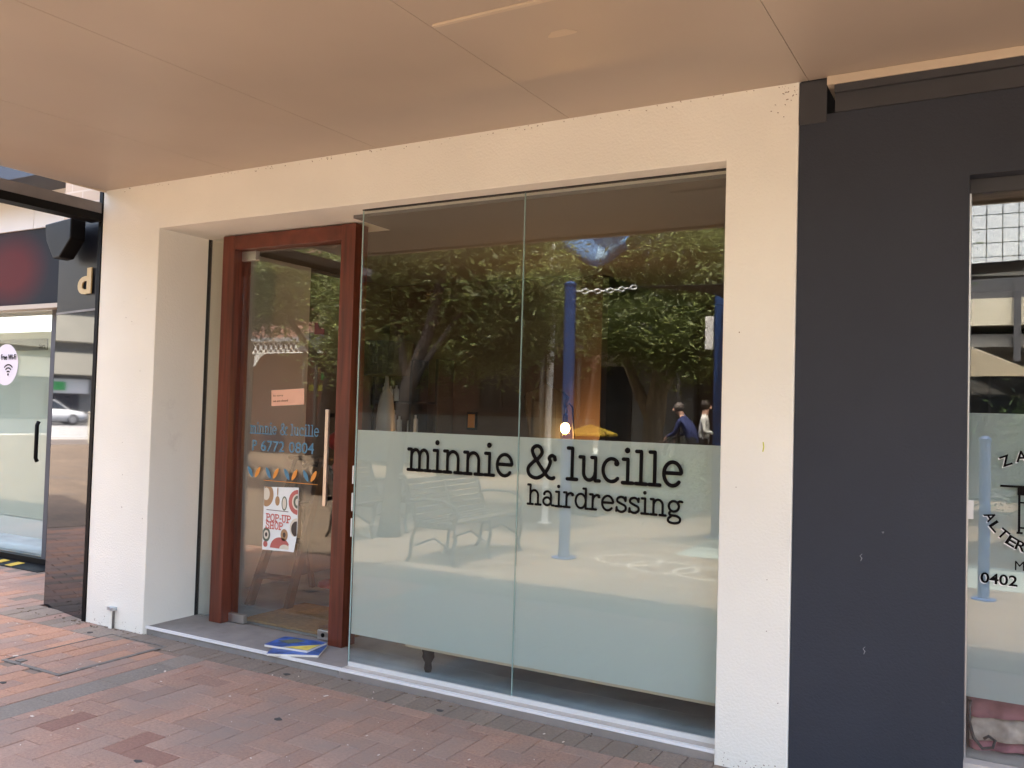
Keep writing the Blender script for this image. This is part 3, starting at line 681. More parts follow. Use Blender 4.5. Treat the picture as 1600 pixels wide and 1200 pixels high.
B(-5.212, -5.2053, YE - .03, -.0005, ZS - .012, ZS + .25).build('end_trim', 'soffit_trim', aw)

# ================================================================== DARK NEIGHBOUR (right)
nb = thing('dark_shop_building', (1.2, 0, 0), 'charcoal rendered shop building right of the white pier', 'building')
WX0 = -.115
B(XR + .002, WX0, .012, .42, -.03, 2.392).build('wall', 'dark_render', nb)
B(XR + .002, 3.9, .0125, .42, 2.392, 2.70).build('lintel', 'dark_render', nb)
B(2.6, 3.9, .012, .42, -.03, 2.392).build('wall', 'dark_render', nb)
B(XR + .001, -.632, .002, .0115, 2.665, 2.842).build('corner_block', 'dark_trim', nb, bevel=.003)
B(-.6, 3.9, .004, .40, 2.7005, 2.80).build('fascia_board', 'dark_trim', nb)
B(-.6, 3.9, -.016, .0035, 2.775, 2.806).build('fascia_bead', 'dark_trim', nb)
B(-.628, 3.9, -.022, .40, 2.8065, 2.842).build('cornice_strip', 'soffit_trim', nb)
B(XR + .002, 3.9, .03, 7.0, 2.843, 7.2).build('upper_wall', 'dark_render', nb)
B(WX0, 2.6, .03, .42, -.03, .20).build('sill_wall', 'tile_beige', nb)
rw = thing('neighbour_window', (1.2, .1, .2), 'frosted shop window of the charcoal shop with curved lettering', 'window')
B(WX0 + .001, 2.6, .09, .10, .20, 2.335).build('pane', 'glass_r', rw)
B(WX0 + .001, 2.6, .08, .11, 2.336, 2.391).build('head_rail', 'dark_trim', rw)
B(WX0 + .0005, WX0 + .006, .075, .0895, .20, 2.335).build('edge_trim', 'alu', rw)
B(WX0 + .001, WX0 + .024, .076, .0885, 1.095, 1.165).build('patch_clip', 'alu_white', rw)
B(WX0 + .001, 2.6, .102, .103, .425, 1.496).build('frosted_film', 'frost_r', rw)
rl = thing('neighbour_lettering', (.05, .085, .85), 'black and white shadowed lettering and phone number on charcoal shop window', 'sign')
RY = .087
def shadow_text(ch, x, z, w, h, rot=0.0, bold=.02, nm='letter'):
    wall_text(ch, x - .0035, RY + .0015, z - .0035, w, h, bold, .0004, rot).build(nm, 'letter_white', rl)
    wall_text(ch, x, RY, z, w, h, bold, .0004, rot).build(nm, 'letter', rl)
shadow_text('Z', -.005, 1.300, .036, .040, R(24)); shadow_text('A', .045, 1.318, .038, .042, R(6))
for ch, x, z, a in (('A', -.052, 1.090, -62), ('L', -.034, 1.055, -50), ('T', -.010, 1.030, -40), ('E', .018, 1.005, -30), ('R', .048, .990, -20)):
    shadow_text(ch, x, z, .034, .036, R(a))
shadow_text('0402', -.066, .858, .121, .040, R(-1))
wall_text('M', .046, RY, .918, .030, .034, .0, .0004).build('letter', 'letter', rl)
mb = B(-.004, .25, RY - .0006, RY, 1.222, 1.230); mb.box(.052, .17, RY - .0006, RY, 1.195, 1.222); mb.box(.054, .062, RY - .0006, RY, 1.06, 1.195); mb.box(.050, .070, RY - .0006, RY, 1.052, 1.06); mb.box(.062, .17, RY - .0006, RY, 1.165, 1.171); mb.box(.062, .17, RY - .0006, RY, 1.072, 1.078)
mb.build('table_picture', 'letter', rl)
M['chip'] = mat('chip', (.20, .20, .205), .8); M['dirt_speck'] = mat('dirt_speck', (.30, .23, .17), .9)
for i, (x, z, h) in enumerate(((-.478, .905, .028), (-.462, .545, .03), (-.40, 1.02, .007))):
    mb = MB(); mb.tube([(x, .0118, z), (x + .004, .0116, z + h * .4), (x - .003, .0116, z + h * .7), (x + .005, .0118, z + h)], [.0012, .0025, .0015, .001], 5); mb.build('paint_chip', 'chip', nb)
mb = MB()
for i in range(112):
    x = random.uniform(XL, XR); z = ZS - abs(random.gauss(0, .012)) - .004; r = random.uniform(.001, .0032)
    if i > 90: x = XR - abs(random.gauss(0, .05)) - .004; z = ZS - abs(random.gauss(0, .06)) - .004
    mb.obox((x, -.0012, z), (r * random.uniform(1, 3), .003, r), 0, 0, random.uniform(-1, 1))
o = mb.build('cobweb_dirt', 'dirt_speck', sal); o['kind'] = 'stuff'
mb = MB()
for i in range(70):
    x = random.choice([random.uniform(XL + .01, X1 - .01), random.uniform(X2 + .01, XR - .01)]); z = .004 + abs(random.gauss(0, .03)) if i < 55 else random.uniform(.1, 2.4); r = random.uniform(.0012, .0035)
    mb.obox((x, -.0006, z), (r * random.uniform(1, 2.5), .0018, r * random.uniform(.8, 2)), 0, 0, random.uniform(-1, 1))
o = mb.build('wall_scuffs', 'dirt_speck', sal); o['kind'] = 'stuff'
mb = MB(); mb.tube([(-.862, -.0004, 1.315), (-.858, -.0008, 1.335), (-.861, -.0004, 1.355)], .0025, 5); mb.build('paint_mark', 'sign_yellow', sal)
# draped day bed seen under the film
db = thing('day_bed', (.6, .45, .0), 'day bed with frilled pink and cream valance behind charcoal shop window', 'bed')
def frill(z0, z1, y0, amp, freq, m, nm):
    mb = MB(); n = 160; vs = []; fs = []
    for i in range(n + 1):
        x = -.10 + 2.2 * i / n
        for j in range(4):
            t = j / 3; vs.append((x, y0 - amp * (1 - t) * (.6 + .6 * math.sin(freq * x + .8 * math.sin(3.1 * x))) - .01 * (1 - t), z0 + (z1 - z0) * t + .006 * math.sin(freq * .5 * x) * (1 - t)))
    for i in range(n):
        for j in range(3): fs.append((i * 4 + j, (i + 1) * 4 + j, (i + 1) * 4 + j + 1, i * 4 + j + 1))
    mb.add(vs, fs); mb.build(nm, m, db, smooth=True, solid=.004)
B(-.10, 2.1, .24, 1.0, .30, .45).build('mattress', 'blanket', db)
frill(.40, .46, .232, .01, 30, 'blanket', 'cover_edge'); frill(.33, .405, .225, .018, 55, 'pink_fabric', 'pink_frill'); frill(.245, .335, .22, .022, 48, 'lace_fabric', 'lace_frill'); frill(.205, .25, .23, .02, 60, 'pink_fabric', 'pink_frill')
M['iron'] = mat('iron', (.025, .025, .025), .5)
sp = [(-.098, .15, .40), (-.10, .15, .32), (-.085, .15, .26), (-.055, .15, .225), (-.02, .15, .235), (-.012, .15, .262), (-.034, .15, .275), (-.05, .15, .262)]
mb = MB(); mb.tube(sp, .006, 8); mb.build('iron_scroll', 'iron', db, smooth=True)
struct(B(-.30, 4, .43, 5.5, -.03, .035).build('neighbour_floor', 'conc_floor')); struct(B(-.38, -.30, .43, 5.5, -.03, 2.9).build('neighbour_wall', 'room_wall'))
struct(B(-.30, 4, 5.5, 5.6, -.03, 2.9).build('neighbour_back_wall', 'dark_trim')); struct(B(-.30, 4, .43, 5.5, 2.69, 2.70).build('neighbour_ceiling', 'dark_trim'))
struct(B(3.9, 4.0, .42, 5.6, -.03, 2.9).build('neighbour_side_wall', 'dark_trim'))

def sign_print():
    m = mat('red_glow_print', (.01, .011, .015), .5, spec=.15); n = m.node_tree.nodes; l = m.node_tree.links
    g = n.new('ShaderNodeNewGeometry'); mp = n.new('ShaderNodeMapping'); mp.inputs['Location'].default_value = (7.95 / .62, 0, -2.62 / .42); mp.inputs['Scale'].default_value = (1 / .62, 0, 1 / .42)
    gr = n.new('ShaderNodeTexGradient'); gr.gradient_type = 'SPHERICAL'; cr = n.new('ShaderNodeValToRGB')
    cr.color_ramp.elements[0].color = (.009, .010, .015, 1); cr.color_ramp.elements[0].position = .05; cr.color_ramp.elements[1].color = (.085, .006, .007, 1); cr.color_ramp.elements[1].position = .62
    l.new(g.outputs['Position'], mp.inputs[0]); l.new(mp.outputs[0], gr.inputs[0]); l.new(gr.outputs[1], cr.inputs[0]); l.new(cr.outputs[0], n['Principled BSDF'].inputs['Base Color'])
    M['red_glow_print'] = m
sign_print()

# remaining paving, carried outwards as a sheet
for (x0, x1, y0, y1) in ((-34, -9.951, -2.1205, 9), (1.251, 14, -2.1205, 0)):
    B(x0, x1, y0, y1, -.034, -.002).build('paving_sheet', 'plaza', pav)
for (ya, za, yb, zb_) in ((-2.1208, -.002, -3.9, -.2), (-3.9, -.2, -8.2, -.2), (-8.2, -.2, -12.0, -.002), (-12.0, -.002, -15.2, -.002)):
    MB().prism([(-34, ya, za), (14, ya, za), (14, yb, zb_), (-34, yb, zb_)], (0, 0, 0), (0, 0, -.09)).build('paving_sheet', 'plaza', pav)

# ================================================================== LEFT NEIGHBOUR
ln = thing('corner_shop_building', (-8, 1, 0), 'dark glossy shopfront building left of the white pier', 'building')
pa = Vector((-5.262, .012, 0)); pb = Vector((-5.876, .126, 0)); dn = Vector((.185, .98, 0))
def panel(z0, z1, nm, m, out=0.0, t0=0.0, t1=1.0):
    a = pa + (pb - pa) * t0; b = pa + (pb - pa) * t1; mb = MB()
    mb.prism([a - dn * out, b - dn * out, b + dn * .03, a + dn * .03], (0, 0, z0), (0, 0, z1)); return mb.build(nm, m, ln)
panel(.0, 2.062, 'polished_panel', 'black_gloss'); panel(2.066, 2.71, 'sign_panel', 'navy_board'); panel(2.052, 2.0655, 'panel_joint', 'grey_beam', .004)
B(-5.259, -5.2255, -.006, .3, -.02, 2.842).build('corner_trim', 'black', ln)
B(-5.876, -5.262, .16, 1.9, -.03, 2.71).build('return_wall', 'navy_board', ln)
dd = wall_text('d', 0, 0, 0, .20, .175, .03, .004)
ang = math.atan2(-.114, .614); mt = Matrix.Translation((-5.530, .061 - .012, 2.168)) @ Matrix.Rotation(ang, 4, 'Z')
dd.xf(mt).build('letter', 'gold', ln)
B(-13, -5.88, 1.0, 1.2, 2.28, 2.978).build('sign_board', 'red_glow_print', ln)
for i in range(12): B(-13 + i * .6, -13 + i * .6 + .592, .98, 1.2, 2.979, 3.30).build('cladding_board', 'white_clad', ln)
B(-13, -5.88, .90, 1.3, 2.24, 2.279).build('sign_soffit', 'soffit', ln)
B(-13, -5.86, .60, 7, 3.301, 6.6).build('upper_wall', 'slate_blue', ln)
mb = B(-5.859, -5.226, .14, 7, 2.72, 6.6); mb.build('upper_brick_wall', 'cream_brick', ln)
mb = B(-5.31, -5.232, -2.6, -.003, 2.695, 2.765); mb.build('awning_beam', 'grey_beam', ln)
B(-5.34, -5.229, -2.6, -.003, 2.64, 2.694).build('beam_lower_flange', 'black', ln)
mb = MB(); mb.prism([(-5.80, .04, 2.66), (-5.40, -.03, 2.66), (-5.40, -.03, 2.52), (-5.56, -.0, 2.41), (-5.66, .02, 2.41), (-5.78, .04, 2.55)], (0, -.08, 0), (0, .03, 0)); mb.build('floodlight_housing', 'black', ln, bevel=.01)
B(-13, -7.22, 1.02, 1.03, .05, 2.238).build('shop_glass', 'glass_dark', ln)
B(-7.30, -7.24, 1.00, 1.06, .03, 2.238).build('door_stile', 'awning_dark', ln)
B(-13, -7.22, .99, 1.05, -.03, .055).build('floor_rail', 'black', ln)
B(-7.218, -5.88, 1.0, 1.2, -.03, 2.238).build('side_wall', 'navy_board', ln)
for i in range(6):
    x = -8.6 + i * .22; mb = MB(); mb.prism([(x, .80, .001), (x + .10, .80, .001), (x + .05, .95, .001), (x - .05, .95, .001)], (0, 0, .0055), (0, 0, .008)); mb.build('hazard_stripe', 'yellow_paint', ln)
B(-13, -7.0, .78, .985, .001, .006).build('hazard_strip', 'black', ln)
mb = MB(); mb.tube([(-7.375, .97, .90), (-7.375, .955, .93), (-7.375, .955, 1.22), (-7.375, .97, 1.25)], .017, 8); mb.build('door_handle', 'black', ln, smooth=True)
mb = MB(); mb.lathe([(.19, 0), (.19, .002)], (-7.99, 1.0155, 1.755), 36, 'y'); wf = mb.build('wifi_sticker', 'sticker', ln)
wall_text('Free Wi-Fi', -8.065, 1.0125, 1.80, .235, .05, .012, .0008).build('sticker_lettering', 'letter', wf)
for i in range(4):
    mb = MB()
    if i == 0: mb.ball((-7.945, 1.013, 1.665), .012, 8, (1, .1, 1))
    else: mb.tube([(-7.945 + i * .03 * math.cos(R(a)), 1.013, 1.665 + i * .03 * math.sin(R(a))) for a in range(45, 136, 10)], .0065, 6, sq=(1, .15, 1))
    mb.build('wifi_symbol_arc', 'letter', wf)
struct(B(-13, -5.9, 1.25, 6, -.03, .02).build('left_shop_floor', 'conc_floor')); struct(B(-13, -5.9, 6.0, 6.1, -.03, 2.3).build('left_shop_wall', 'room_wall'))
ct = thing('white_counter', (-8.6, 1.6, 0), 'tall pale green white counter screen inside the left shop', 'counter')
B(-10.5, -7.75, 1.42, 1.5, .30, 2.1).build('screen', 'counter', ct); B(-10.5, -7.75, 1.40, 1.5, .12, .29).build('plinth', 'alu_white', ct)
B(-9.5, -8.0, 1.405, 1.418, 1.92, 2.03).build('header_strip', 'dado_grey', ct)
wall_text('tiers', -8.12, 1.402, 1.935, .10, .05, .006).build('header_word', 'letter', ct)

# ================================================================== SALON INTERIOR
struct(B(-5.22, -.75, .445, 5.2, -.03, .03).build('shop_floor', 'conc_floor'))
struct(B(-3.34, -.75, .126, .444, -.03, .0295).build('shop_floor', 'conc_floor'))
struct(B(-5.22, -5.10, .63, 1.87, .03, 2.7).build('shop_side_wall', 'room_wall')); struct(B(-5.22, -5.12, 1.871, 5.2, .03, 2.7).build('shop_side_wall', 'room_brown'))
struct(B(-.80, -.75, .43, 5.2, .03, 2.7).build('shop_side_wall', 'room_brown')); struct(B(-5.22, -.75, 5.2, 5.3, .03, 2.7).build('shop_back_wall', 'room_brown'))
struct(B(-5.22, -.75, .63, 5.2, 2.62, 2.7).build('shop_ceiling', 'room_ceil'))
struct(B(-5.119, -2.91, 3.0, 3.12, .03, 2.62).build('shop_partition', 'room_warm'))
dm = B(-4.34, -3.47, .52, 1.10, .031, .047).build('doormat', 'mat_coir', bevel=.004); tag(dm, 'tan coir doormat just inside the glass door', 'doormat')
ld = thing('step_ladder', (-4.45, 1.1, .03), 'old wooden A-frame step ladder behind the poster', 'ladder')
def stick(a, b, w, d, nm, m, par):
    a = Vector(a); b = Vector(b); t = (b - a).normalized(); u = Vector((1, 0, 0)); u = (u - t * u.dot(t)).normalized(); v = t.cross(u)
    mb = MB(); q = [u * w / 2 + v * d / 2, -u * w / 2 + v * d / 2, -u * w / 2 - v * d / 2, u * w / 2 - v * d / 2]
    mb.add([a + p for p in q] + [b + p for p in q], [(0, 1, 2, 3), (4, 5, 6, 7), (0, 1, 5, 4), (1, 2, 6, 5), (2, 3, 7, 6), (3, 0, 4, 7)]); return mb.build(nm, m, par)
fl, fr, tl, tr_ = (-4.63, .85, .03), (-4.31, .90, .03), (-4.56, 1.22, 1.05), (-4.33, 1.24, 1.05)
stick(fl, tl, .035, .06, 'rail', 'old_wood', ld); stick(fr, tr_, .035, .06, 'rail', 'old_wood', ld)
stick((-4.72, 1.60, .03), tl, .03, .04, 'back_leg', 'old_wood', ld); stick((-4.36, 1.66, .03), tr_, .03, .04, 'back_leg', 'old_wood', ld)
for t in (.20, .45, .70):
    a = Vector(fl).lerp(Vector(tl), t); b = Vector(fr).lerp(Vector(tr_), t); MB().obox((a + b) / 2, ((b - a).length + .02, .09, .022), math.atan2(b.y - a.y, b.x - a.x)).build('tread', 'old_wood', ld)
MB().obox((-4.445, 1.23, 1.065), (.30, .16, .025)).build('top_board', 'old_wood', ld)
rs = thing('hood_dryer', (-4.55, 1.62, .03), 'red stand with round head and black hose behind the poster', 'hair dryer')
MB().lathe([(.14, 0), (.13, .03), (.03, .05), (.026, .85), (.05, .9), (.06, .95), (.02, 1.0)], (-4.62, 1.75, .03), 14).build('post', 'red', rs, smooth=True)
MB().ball((-4.60, 1.72, 1.18), .10, 14, (1, 1, .8)).build('head', 'red', rs, smooth=True)
mb = MB(); mb.tube([(-4.60, 1.70, .86), (-4.66, 1.66, .97), (-4.80, 1.62, 1.0), (-4.92, 1.62, .94), (-4.95, 1.62, .8)], .022, 8); mb.build('hose', 'black', rs, smooth=True)
cs = thing('console_table', (-4.0, 1.75, .03), 'dark console table with turned legs behind the door frame', 'table')
B(-4.42, -3.45, 1.58, 1.98, .86, .90).build('table_top', 'lamp_black', cs, bevel=.004)
for x, y in ((-4.38, 1.62), (-3.49, 1.62), (-4.38, 1.94), (-3.49, 1.94)):
    MB().lathe([(.03, 0), (.035, .08), (.02, .14), (.04, .24), (.045, .3), (.022, .36), (.03, .5), (.035, .7), (.035, .83)], (x, y, .03), 12).build('leg', 'lamp_black', cs, smooth=True)
lp = thing('table_lamp', (-4.12, 1.70, .90), 'table lamp with black drum shade and grey base behind window', 'lamp')
MB().lathe([(.0, 0), (.17, 0), (.175, .01), (.195, .26), (.185, .26)], (-4.13, 1.70, 1.70), 28).build('shade', 'lamp_black', lp, smooth=False)
MB().lathe([(.06, 0), (.075, .05), (.085, .2), (.07, .5), (.05, .65), (.02, .70), (.012, .80)], (-4.13, 1.70, .90), 18).build('base', 'ceramic', lp, smooth=True)
sh = thing('product_shelf', (-4.7, 2.85, .03), 'dark shelf unit holding white product bottles at back of salon', 'shelf')
for x in (-5.08, -4.66, -4.38): B(x, x + .03, 2.72, 2.97, .03, 1.9).build('upright', 'lamp_black', sh)
for z in (.9, 1.22, 1.5): B(-5.05, -4.38, 2.721, 2.969, z, z + .02).build('shelf_board', 'lamp_black', sh)
for i in range(9):
    z = 1.24 if i < 6 else 1.52; x = -5.0 + (i % 6) * .065 + (.02 if i >= 6 else 0) + (.05 if i % 6 > 3 else 0); h = random.uniform(.13, .20)
    mb = MB(); mb.lathe([(.022, 0), (.024, .01), (.024, h * .75), (.010, h * .82), (.010, h)], (x, 2.78, z), 10)
    tag(mb.build('bottle', 'bottle', smooth=True), ['leftmost pale bottle on the lower dark shelf', 'second pale bottle from left on the lower dark shelf', 'third pale bottle from left on the lower dark shelf', 'fourth pale bottle from left on the lower dark shelf', 'second last pale bottle on the lower dark shelf', 'rightmost pale bottle on the lower dark shelf', 'leftmost of three bottles on the upper dark shelf', 'middle of three bottles on the upper dark shelf', 'rightmost of three bottles on the upper dark shelf'][i], 'bottle', 'bottles on the salon shelf')
mr = thing('ornate_mirror', (-3.2, 2.6, .9), 'dark carved mirror frame on stand beside glowing bulb', 'mirror')
mb = MB()
prof = [(0, .0), (.20, 0), (.21, .06), (.19, .12), (.15, .18), (.14, .30), (.16, .40), (.19, .46), (.17, .52), (.20, .58), (.15, .62), (.06, .66), (0, .70)]
outl = [(-3.22 + x, 2.6, 1.0 + z) for x, z in prof] + [(-3.22 - x, 2.6, 1.0 + z) for x, z in reversed(prof[1:-1])]
mb.prism(outl, (0, 0, 0), (0, .04, 0)); mb.build('frame', 'lamp_black', mr)
B(-3.32, -3.12, 2.592, 2.599, 1.12, 1.55).build('mirror_glass', 'pane', mr); B(-3.42, -3.02, 2.55, 2.7, .03, .999).build('stand', 'lamp_black', mr)
bl = thing('bulb_lamp', (-2.99, 2.5, 1.1), 'glowing filament bulb on black gooseneck lamp in the salon', 'lamp')
mb = MB(); mb.ball((-2.985, 2.5, 1.335), .036, 14, (1, 1, 1.2)); mb.build('bulb', 'bulb', bl, smooth=True)
MB().lathe([(.018, 0), (.022, .01), (.02, .06), (.012, .07)], (-2.985, 2.5, 1.375), 12).build('socket', 'black', bl)
mb = MB(); mb.tube([(-2.985, 2.5, 1.44), (-2.98, 2.5, 1.50), (-2.955, 2.5, 1.53), (-2.925, 2.5, 1.50), (-2.91, 2.5, 1.30), (-2.90, 2.5, .92)], .008, 8); mb.build('gooseneck', 'black', bl, smooth=True)
MB().lathe([(.08, 0), (.08, .015), (.02, .02)], (-2.90, 2.5, .90), 16).build('foot', 'black', bl)
pl = bpy.data.lights.new('bulb_light', 'POINT'); pl.energy = 2.6; pl.color = (1, .50, .18); pl.shadow_soft_size = .04
plo = bpy.data.objects.new('bulb_light', pl); COL.objects.link(plo); plo.parent = bl; plo.location = (.03, -.06, .17)
wb = thing('workbench', (-3.1, 2.6, .03), 'dark styling bench under the bulb lamp', 'bench')
B(-3.6, -2.6, 2.3, 2.9, .86, .899).build('bench_top', 'lamp_black', wb)
for x in (-3.58, -2.66): B(x, x + .06, 2.34, 2.86, .03, .859).build('side_panel', 'lamp_black', wb)
pf = thing('picture_frame', (-4.2, 2.98, 1.3), 'small orange picture in dark frame on the salon wall', 'picture')
B(-4.20, -4.10, 2.975, 2.998, 1.28, 1.44).build('frame', 'lamp_black', pf); B(-4.185, -4.115, 2.970, 2.9745, 1.30, 1.42).build('print', 'orange_vinyl', pf)
# pale lounge with its back to the window
sf = thing('lounge', (-1.9, .55, .03), 'pale upholstered lounge with its back close behind frosted window', 'sofa')
B(-2.76, -.86, .165, .40, .186, .64).build('back', 'sofa', sf, bevel=.012); B(-2.75, -.87, .421, .98, .20, .46).build('seat', 'sofa', sf, bevel=.02)
B(-2.762, -.858, .160, .1645, .186, .204).build('bottom_piping', 'cream_trim', sf)
for x in (-2.70, -.95):
    for y in (.29, .92): MB().lathe([(.016, 0), (.022, .02), (.018, .05), (.034, .08), (.03, .10), (.04, .13), (.04, .156)], (x, y, .03), 12).build('leg', 'lamp_black', sf, smooth=True)

# ================================================================== STREET BEHIND THE CAMERA (seen in the glass)
# --- bench
def make_bench():
    t = thing('street_bench', (0, 0, 0), 'bench', 'bench', 'slatted benches on the mall')
    for i in range(6):
        y = -.22 + i * .078; B(-.80, .80, y, y + .06, .425 + .010 * abs(i - 2), .45 + .010 * abs(i - 2)).build('seat_slat', 'bench_slat', t)
    for i in range(7):
        z = .50 + i * .062; y = .26 + i * .022; MB().obox((0, y, z), (1.6, .022, .048), rx=R(-18)).build('back_slat', 'bench_slat', t)
    for x in (-.76, 0.0, .76):
        mb = MB(); w = .022
        mb.tube([(x, .20, .42), (x, .25, .5), (x, .40, .92), (x, .44, .95), (x, .47, .92), (x, .45, .89)], w, 6)
        mb.tube([(x, -.26, 0), (x, -.22, .12), (x, -.26, .30), (x, -.24, .42), (x, .22, .42), (x, .28, .28), (x, .30, .10), (x, .36, 0)], w, 6)
        mb.tube([(x, -.2, .2), (x, 0, .30), (x, .24, .2)], w * .7, 6)
        if x: mb.tube([(x, .30, .68), (x, .1, .70), (x, -.12, .69), (x, -.24, .64), (x, -.29, .57), (x, -.26, .50), (x, -.20, .50), (x, -.18, .55), (x, -.22, .57)], w, 6); mb.tube([(x, -.26, .52), (x, -.23, .42)], w, 6)
        mb.build('end_frame', 'bench_iron', t)
    return t
b1 = make_bench(); b1.location = (-5.22, -4.5, -.2); b1.rotation_euler.z = R(88); b1['label'] = 'slatted bench with scrolled iron arms reflected behind the word minnie'
b2 = copy_tree(b1); b2.location = (-7.15, -4.85, -.2); b2.rotation_euler.z = R(88); b2['label'] = 'slatted iron bench reflected at the far left edge of the window beside tree trunk'

# --- trees
M['bark_lit'] = grain(mat('bark_lit', (.30, .235, .17), .9, vary=.4, vscale=14, bump=.6, bscale=30))  # bark copy with a lit look in its colour, offsets the trunk's deep shade
def tree(name, base, trunk, limbs, blobs, nleaf, leafm, label, ls=1.0, bark='bark'):
    t = thing(name, base, label, 'tree', 'trees on the mall')
    mb = MB(); bx, by, _ = base
    mb.tube([(bx + x, by + y, z) for x, y, z, r in trunk], [r for *_, r in trunk], 12)
    for lb in limbs: mb.tube([(bx + x, by + y, z) for x, y, z, r in lb], [r for *_, r in lb], 8)
    mb.build('trunk', bark, t, smooth=True)
    V = []; tot = sum(b[6] for b in blobs)
    for (cx, cy, cz, rx, ry, rz, wgt) in blobs:
        ncl = max(6, int(nleaf * wgt / tot / 90))
        d = rng.normal(size=(ncl, 3)); d /= np.linalg.norm(d, axis=1)[:, None]; rr = rng.uniform(.35, 1.0, ncl) ** .6
        cen = d * rr[:, None] * np.array([rx, ry, rz]) + np.array([cx, cy, cz])
        for c in cen:
            k = 90; sp = rng.uniform(.12, .34); p = c + rng.normal(size=(k, 3)) * np.array([sp, sp, sp * .5])
            p[:, 2] -= .25 * np.linalg.norm(p[:, :2] - c[:2], axis=1)
            V.append(p)
    P = np.concatenate(V); n = len(P)
    ax = rng.normal(size=(n, 3)); ax[:, 2] = ax[:, 2] * .5 - .35; ax /= np.linalg.norm(ax, axis=1)[:, None]
    sd = np.cross(ax, rng.normal(size=(n, 3))); sd /= np.linalg.norm(sd, axis=1)[:, None]
    L = ((.018 + .052 * rng.uniform(0, 1, n) ** 1.6) * ls)[:, None]; W = L * .30
    A = np.empty((n, 4, 3)); A[:, 0] = P - ax * L; A[:, 1] = P + sd * W; A[:, 2] = P + ax * L; A[:, 3] = P - sd * W
    A = A.reshape(-1, 3) ; A[:, 0] -= 0
    A = A - np.array([0, 0, 0]) 
    me = bpy.data.meshes.new('crown'); me.vertices.add(n * 4); me.vertices.foreach_set('co', A.ravel())
    me.loops.add(n * 4); me.loops.foreach_set('vertex_index', np.arange(n * 4)); me.polygons.add(n); me.polygons.foreach_set('loop_start', np.arange(0, n * 4, 4)); me.polygons.foreach_set('loop_total', np.full(n, 4))
    me.update(calc_edges=True); me.materials.append(M[leafm]); o = bpy.data.objects.new('crown', me); COL.objects.link(o); o.parent = t
    return t
t1 = tree('plane_tree', (-6.1, -4.1, 0), [(0, 0, 0, .14), (.01, 0, .25, .105), (.03, -.05, 1.0, .09), (.08, -.15, 1.7, .08), (.2, -.4, 2.4, .07), (.3, -.6, 3.4, .05)],
     [[(.05, -.12, 1.5, .05), (.22, -.3, 2.0, .04), (.5, -.6, 2.6, .025)], [(.08, -.15, 1.7, .05), (-.4, -.6, 2.4, .05), (-1.0, -1.0, 3.0, .03)]],
     [(-.2, -.9, 3.9, 1.5, 1.3, .9, 4), (.55, -1.3, 3.1, .85, .9, .8, 4), (-1.1, -1.3, 3.0, 1.1, 1.0, .8, 4), (-.1, -1.4, 2.5, 1.1, .8, .5, 4), (.3, -2.0, 2.85, .55, .6, .55, 2.5), (-1.7, -1.6, 2.5, .9, .8, .6, 2.5), (-.5, -1.0, 5.0, 1.3, 1.3, .7, 1.5)],
     150000, 'leaf', 'leafy green tree nearest the shop reflected in left window pane')
t1.location = (-6.90, -5.20, -.2); t1.scale = (1.138, 1.138, 1.138)
tree('plane_tree', (-5.25, -10.4, 0), [(0, 0, -.2, .26), (0, 0, .4, .20), (0, 0, 1.2, .18), (.05, 0, 1.6, .19), (.1, 0, 2.2, .12), (.2, .1, 3.4, .08), (.2, .1, 4.6, .05)],
     [[(0, 0, 1.35, .13), (-.3, 0, 1.9, .10), (-.6, .1, 2.7, .07), (-.9, .2, 3.8, .04)], [(.05, 0, 1.6, .10), (.3, -.2, 2.3, .07), (.8, -.3, 3.2, .04)]],
     [(0, 0, 4.6, 2.1, 1.7, 1.1, 5), (1.3, .2, 3.6, 1.2, 1.2, 1.0, 4), (-1.3, .4, 3.8, 1.2, 1.2, .9, 4), (.2, .8, 3.0, 1.5, .8, .5, 3), (1.0, .6, 2.6, .8, .6, .4, 1.2), (0, 0, 6.0, 1.6, 1.5, .8, 2)],
     120000, 'leaf', 'green tree with forked trunk reflected in right window pane', 1.15, 'bark_lit')
tree('plane_tree', (-11.2, -8.2, 0), [(0, 0, -.2, .24), (0, 0, 1.0, .17), (.1, 0, 2.2, .13), (.1, 0, 4.2, .07)],
     [[(0, 0, 1.8, .09), (.7, 0, 2.8, .06), (1.3, 0, 3.6, .03)], [(.1, 0, 2.0, .09), (-.8, .1, 3.0, .05), (-1.4, .1, 3.8, .03)]],
     [(0, 0, 4.4, 2.2, 1.8, 1.2, 5), (1.6, .3, 3.7, 1.2, 1.2, .8, 3), (-1.5, .2, 3.7, 1.2, 1.2, .8, 3)], 60000, 'leaf', 'rounded green tree reflected between the two nearer trees', 1.3)
tree('plane_tree', (-17.5, -9.0, 0), [(0, 0, -.2, .22), (0, 0, 1.0, .16), (.1, 0, 2.4, .12), (.1, 0, 4.4, .06)], [[(.1, 0, 2.2, .08), (.9, 0, 3.2, .04)], [(.1, 0, 2.4, .08), (-.9, .1, 3.4, .04)]],
     [(0, 0, 4.9, 2.3, 1.8, 1.0, 5), (1.5, .3, 4.3, 1.3, 1.2, .6, 3), (-1.6, .2, 4.3, 1.2, 1.2, .6, 3)], 40000, 'leaf', 'green tree canopy reflected high in the door glass', 1.4)
tree('plane_tree', (-1.6, -12.6, 0), [(0, 0, 0, .22), (0, 0, 1.0, .16), (.1, 0, 2.2, .12), (.1, 0, 4.0, .06)], [[(.1, 0, 2.0, .08), (.6, 0, 3.0, .04)], [(.1, 0, 2.0, .08), (-.9, .1, 3.0, .04)]],
     [(-.6, 0, 4.4, 1.4, 1.6, 1.2, 5), (-1.3, .3, 3.5, 1.0, 1.2, .9, 3)], 40000, 'leaf_dark', 'dark green tree reflected behind the right blue pole', 1.3)
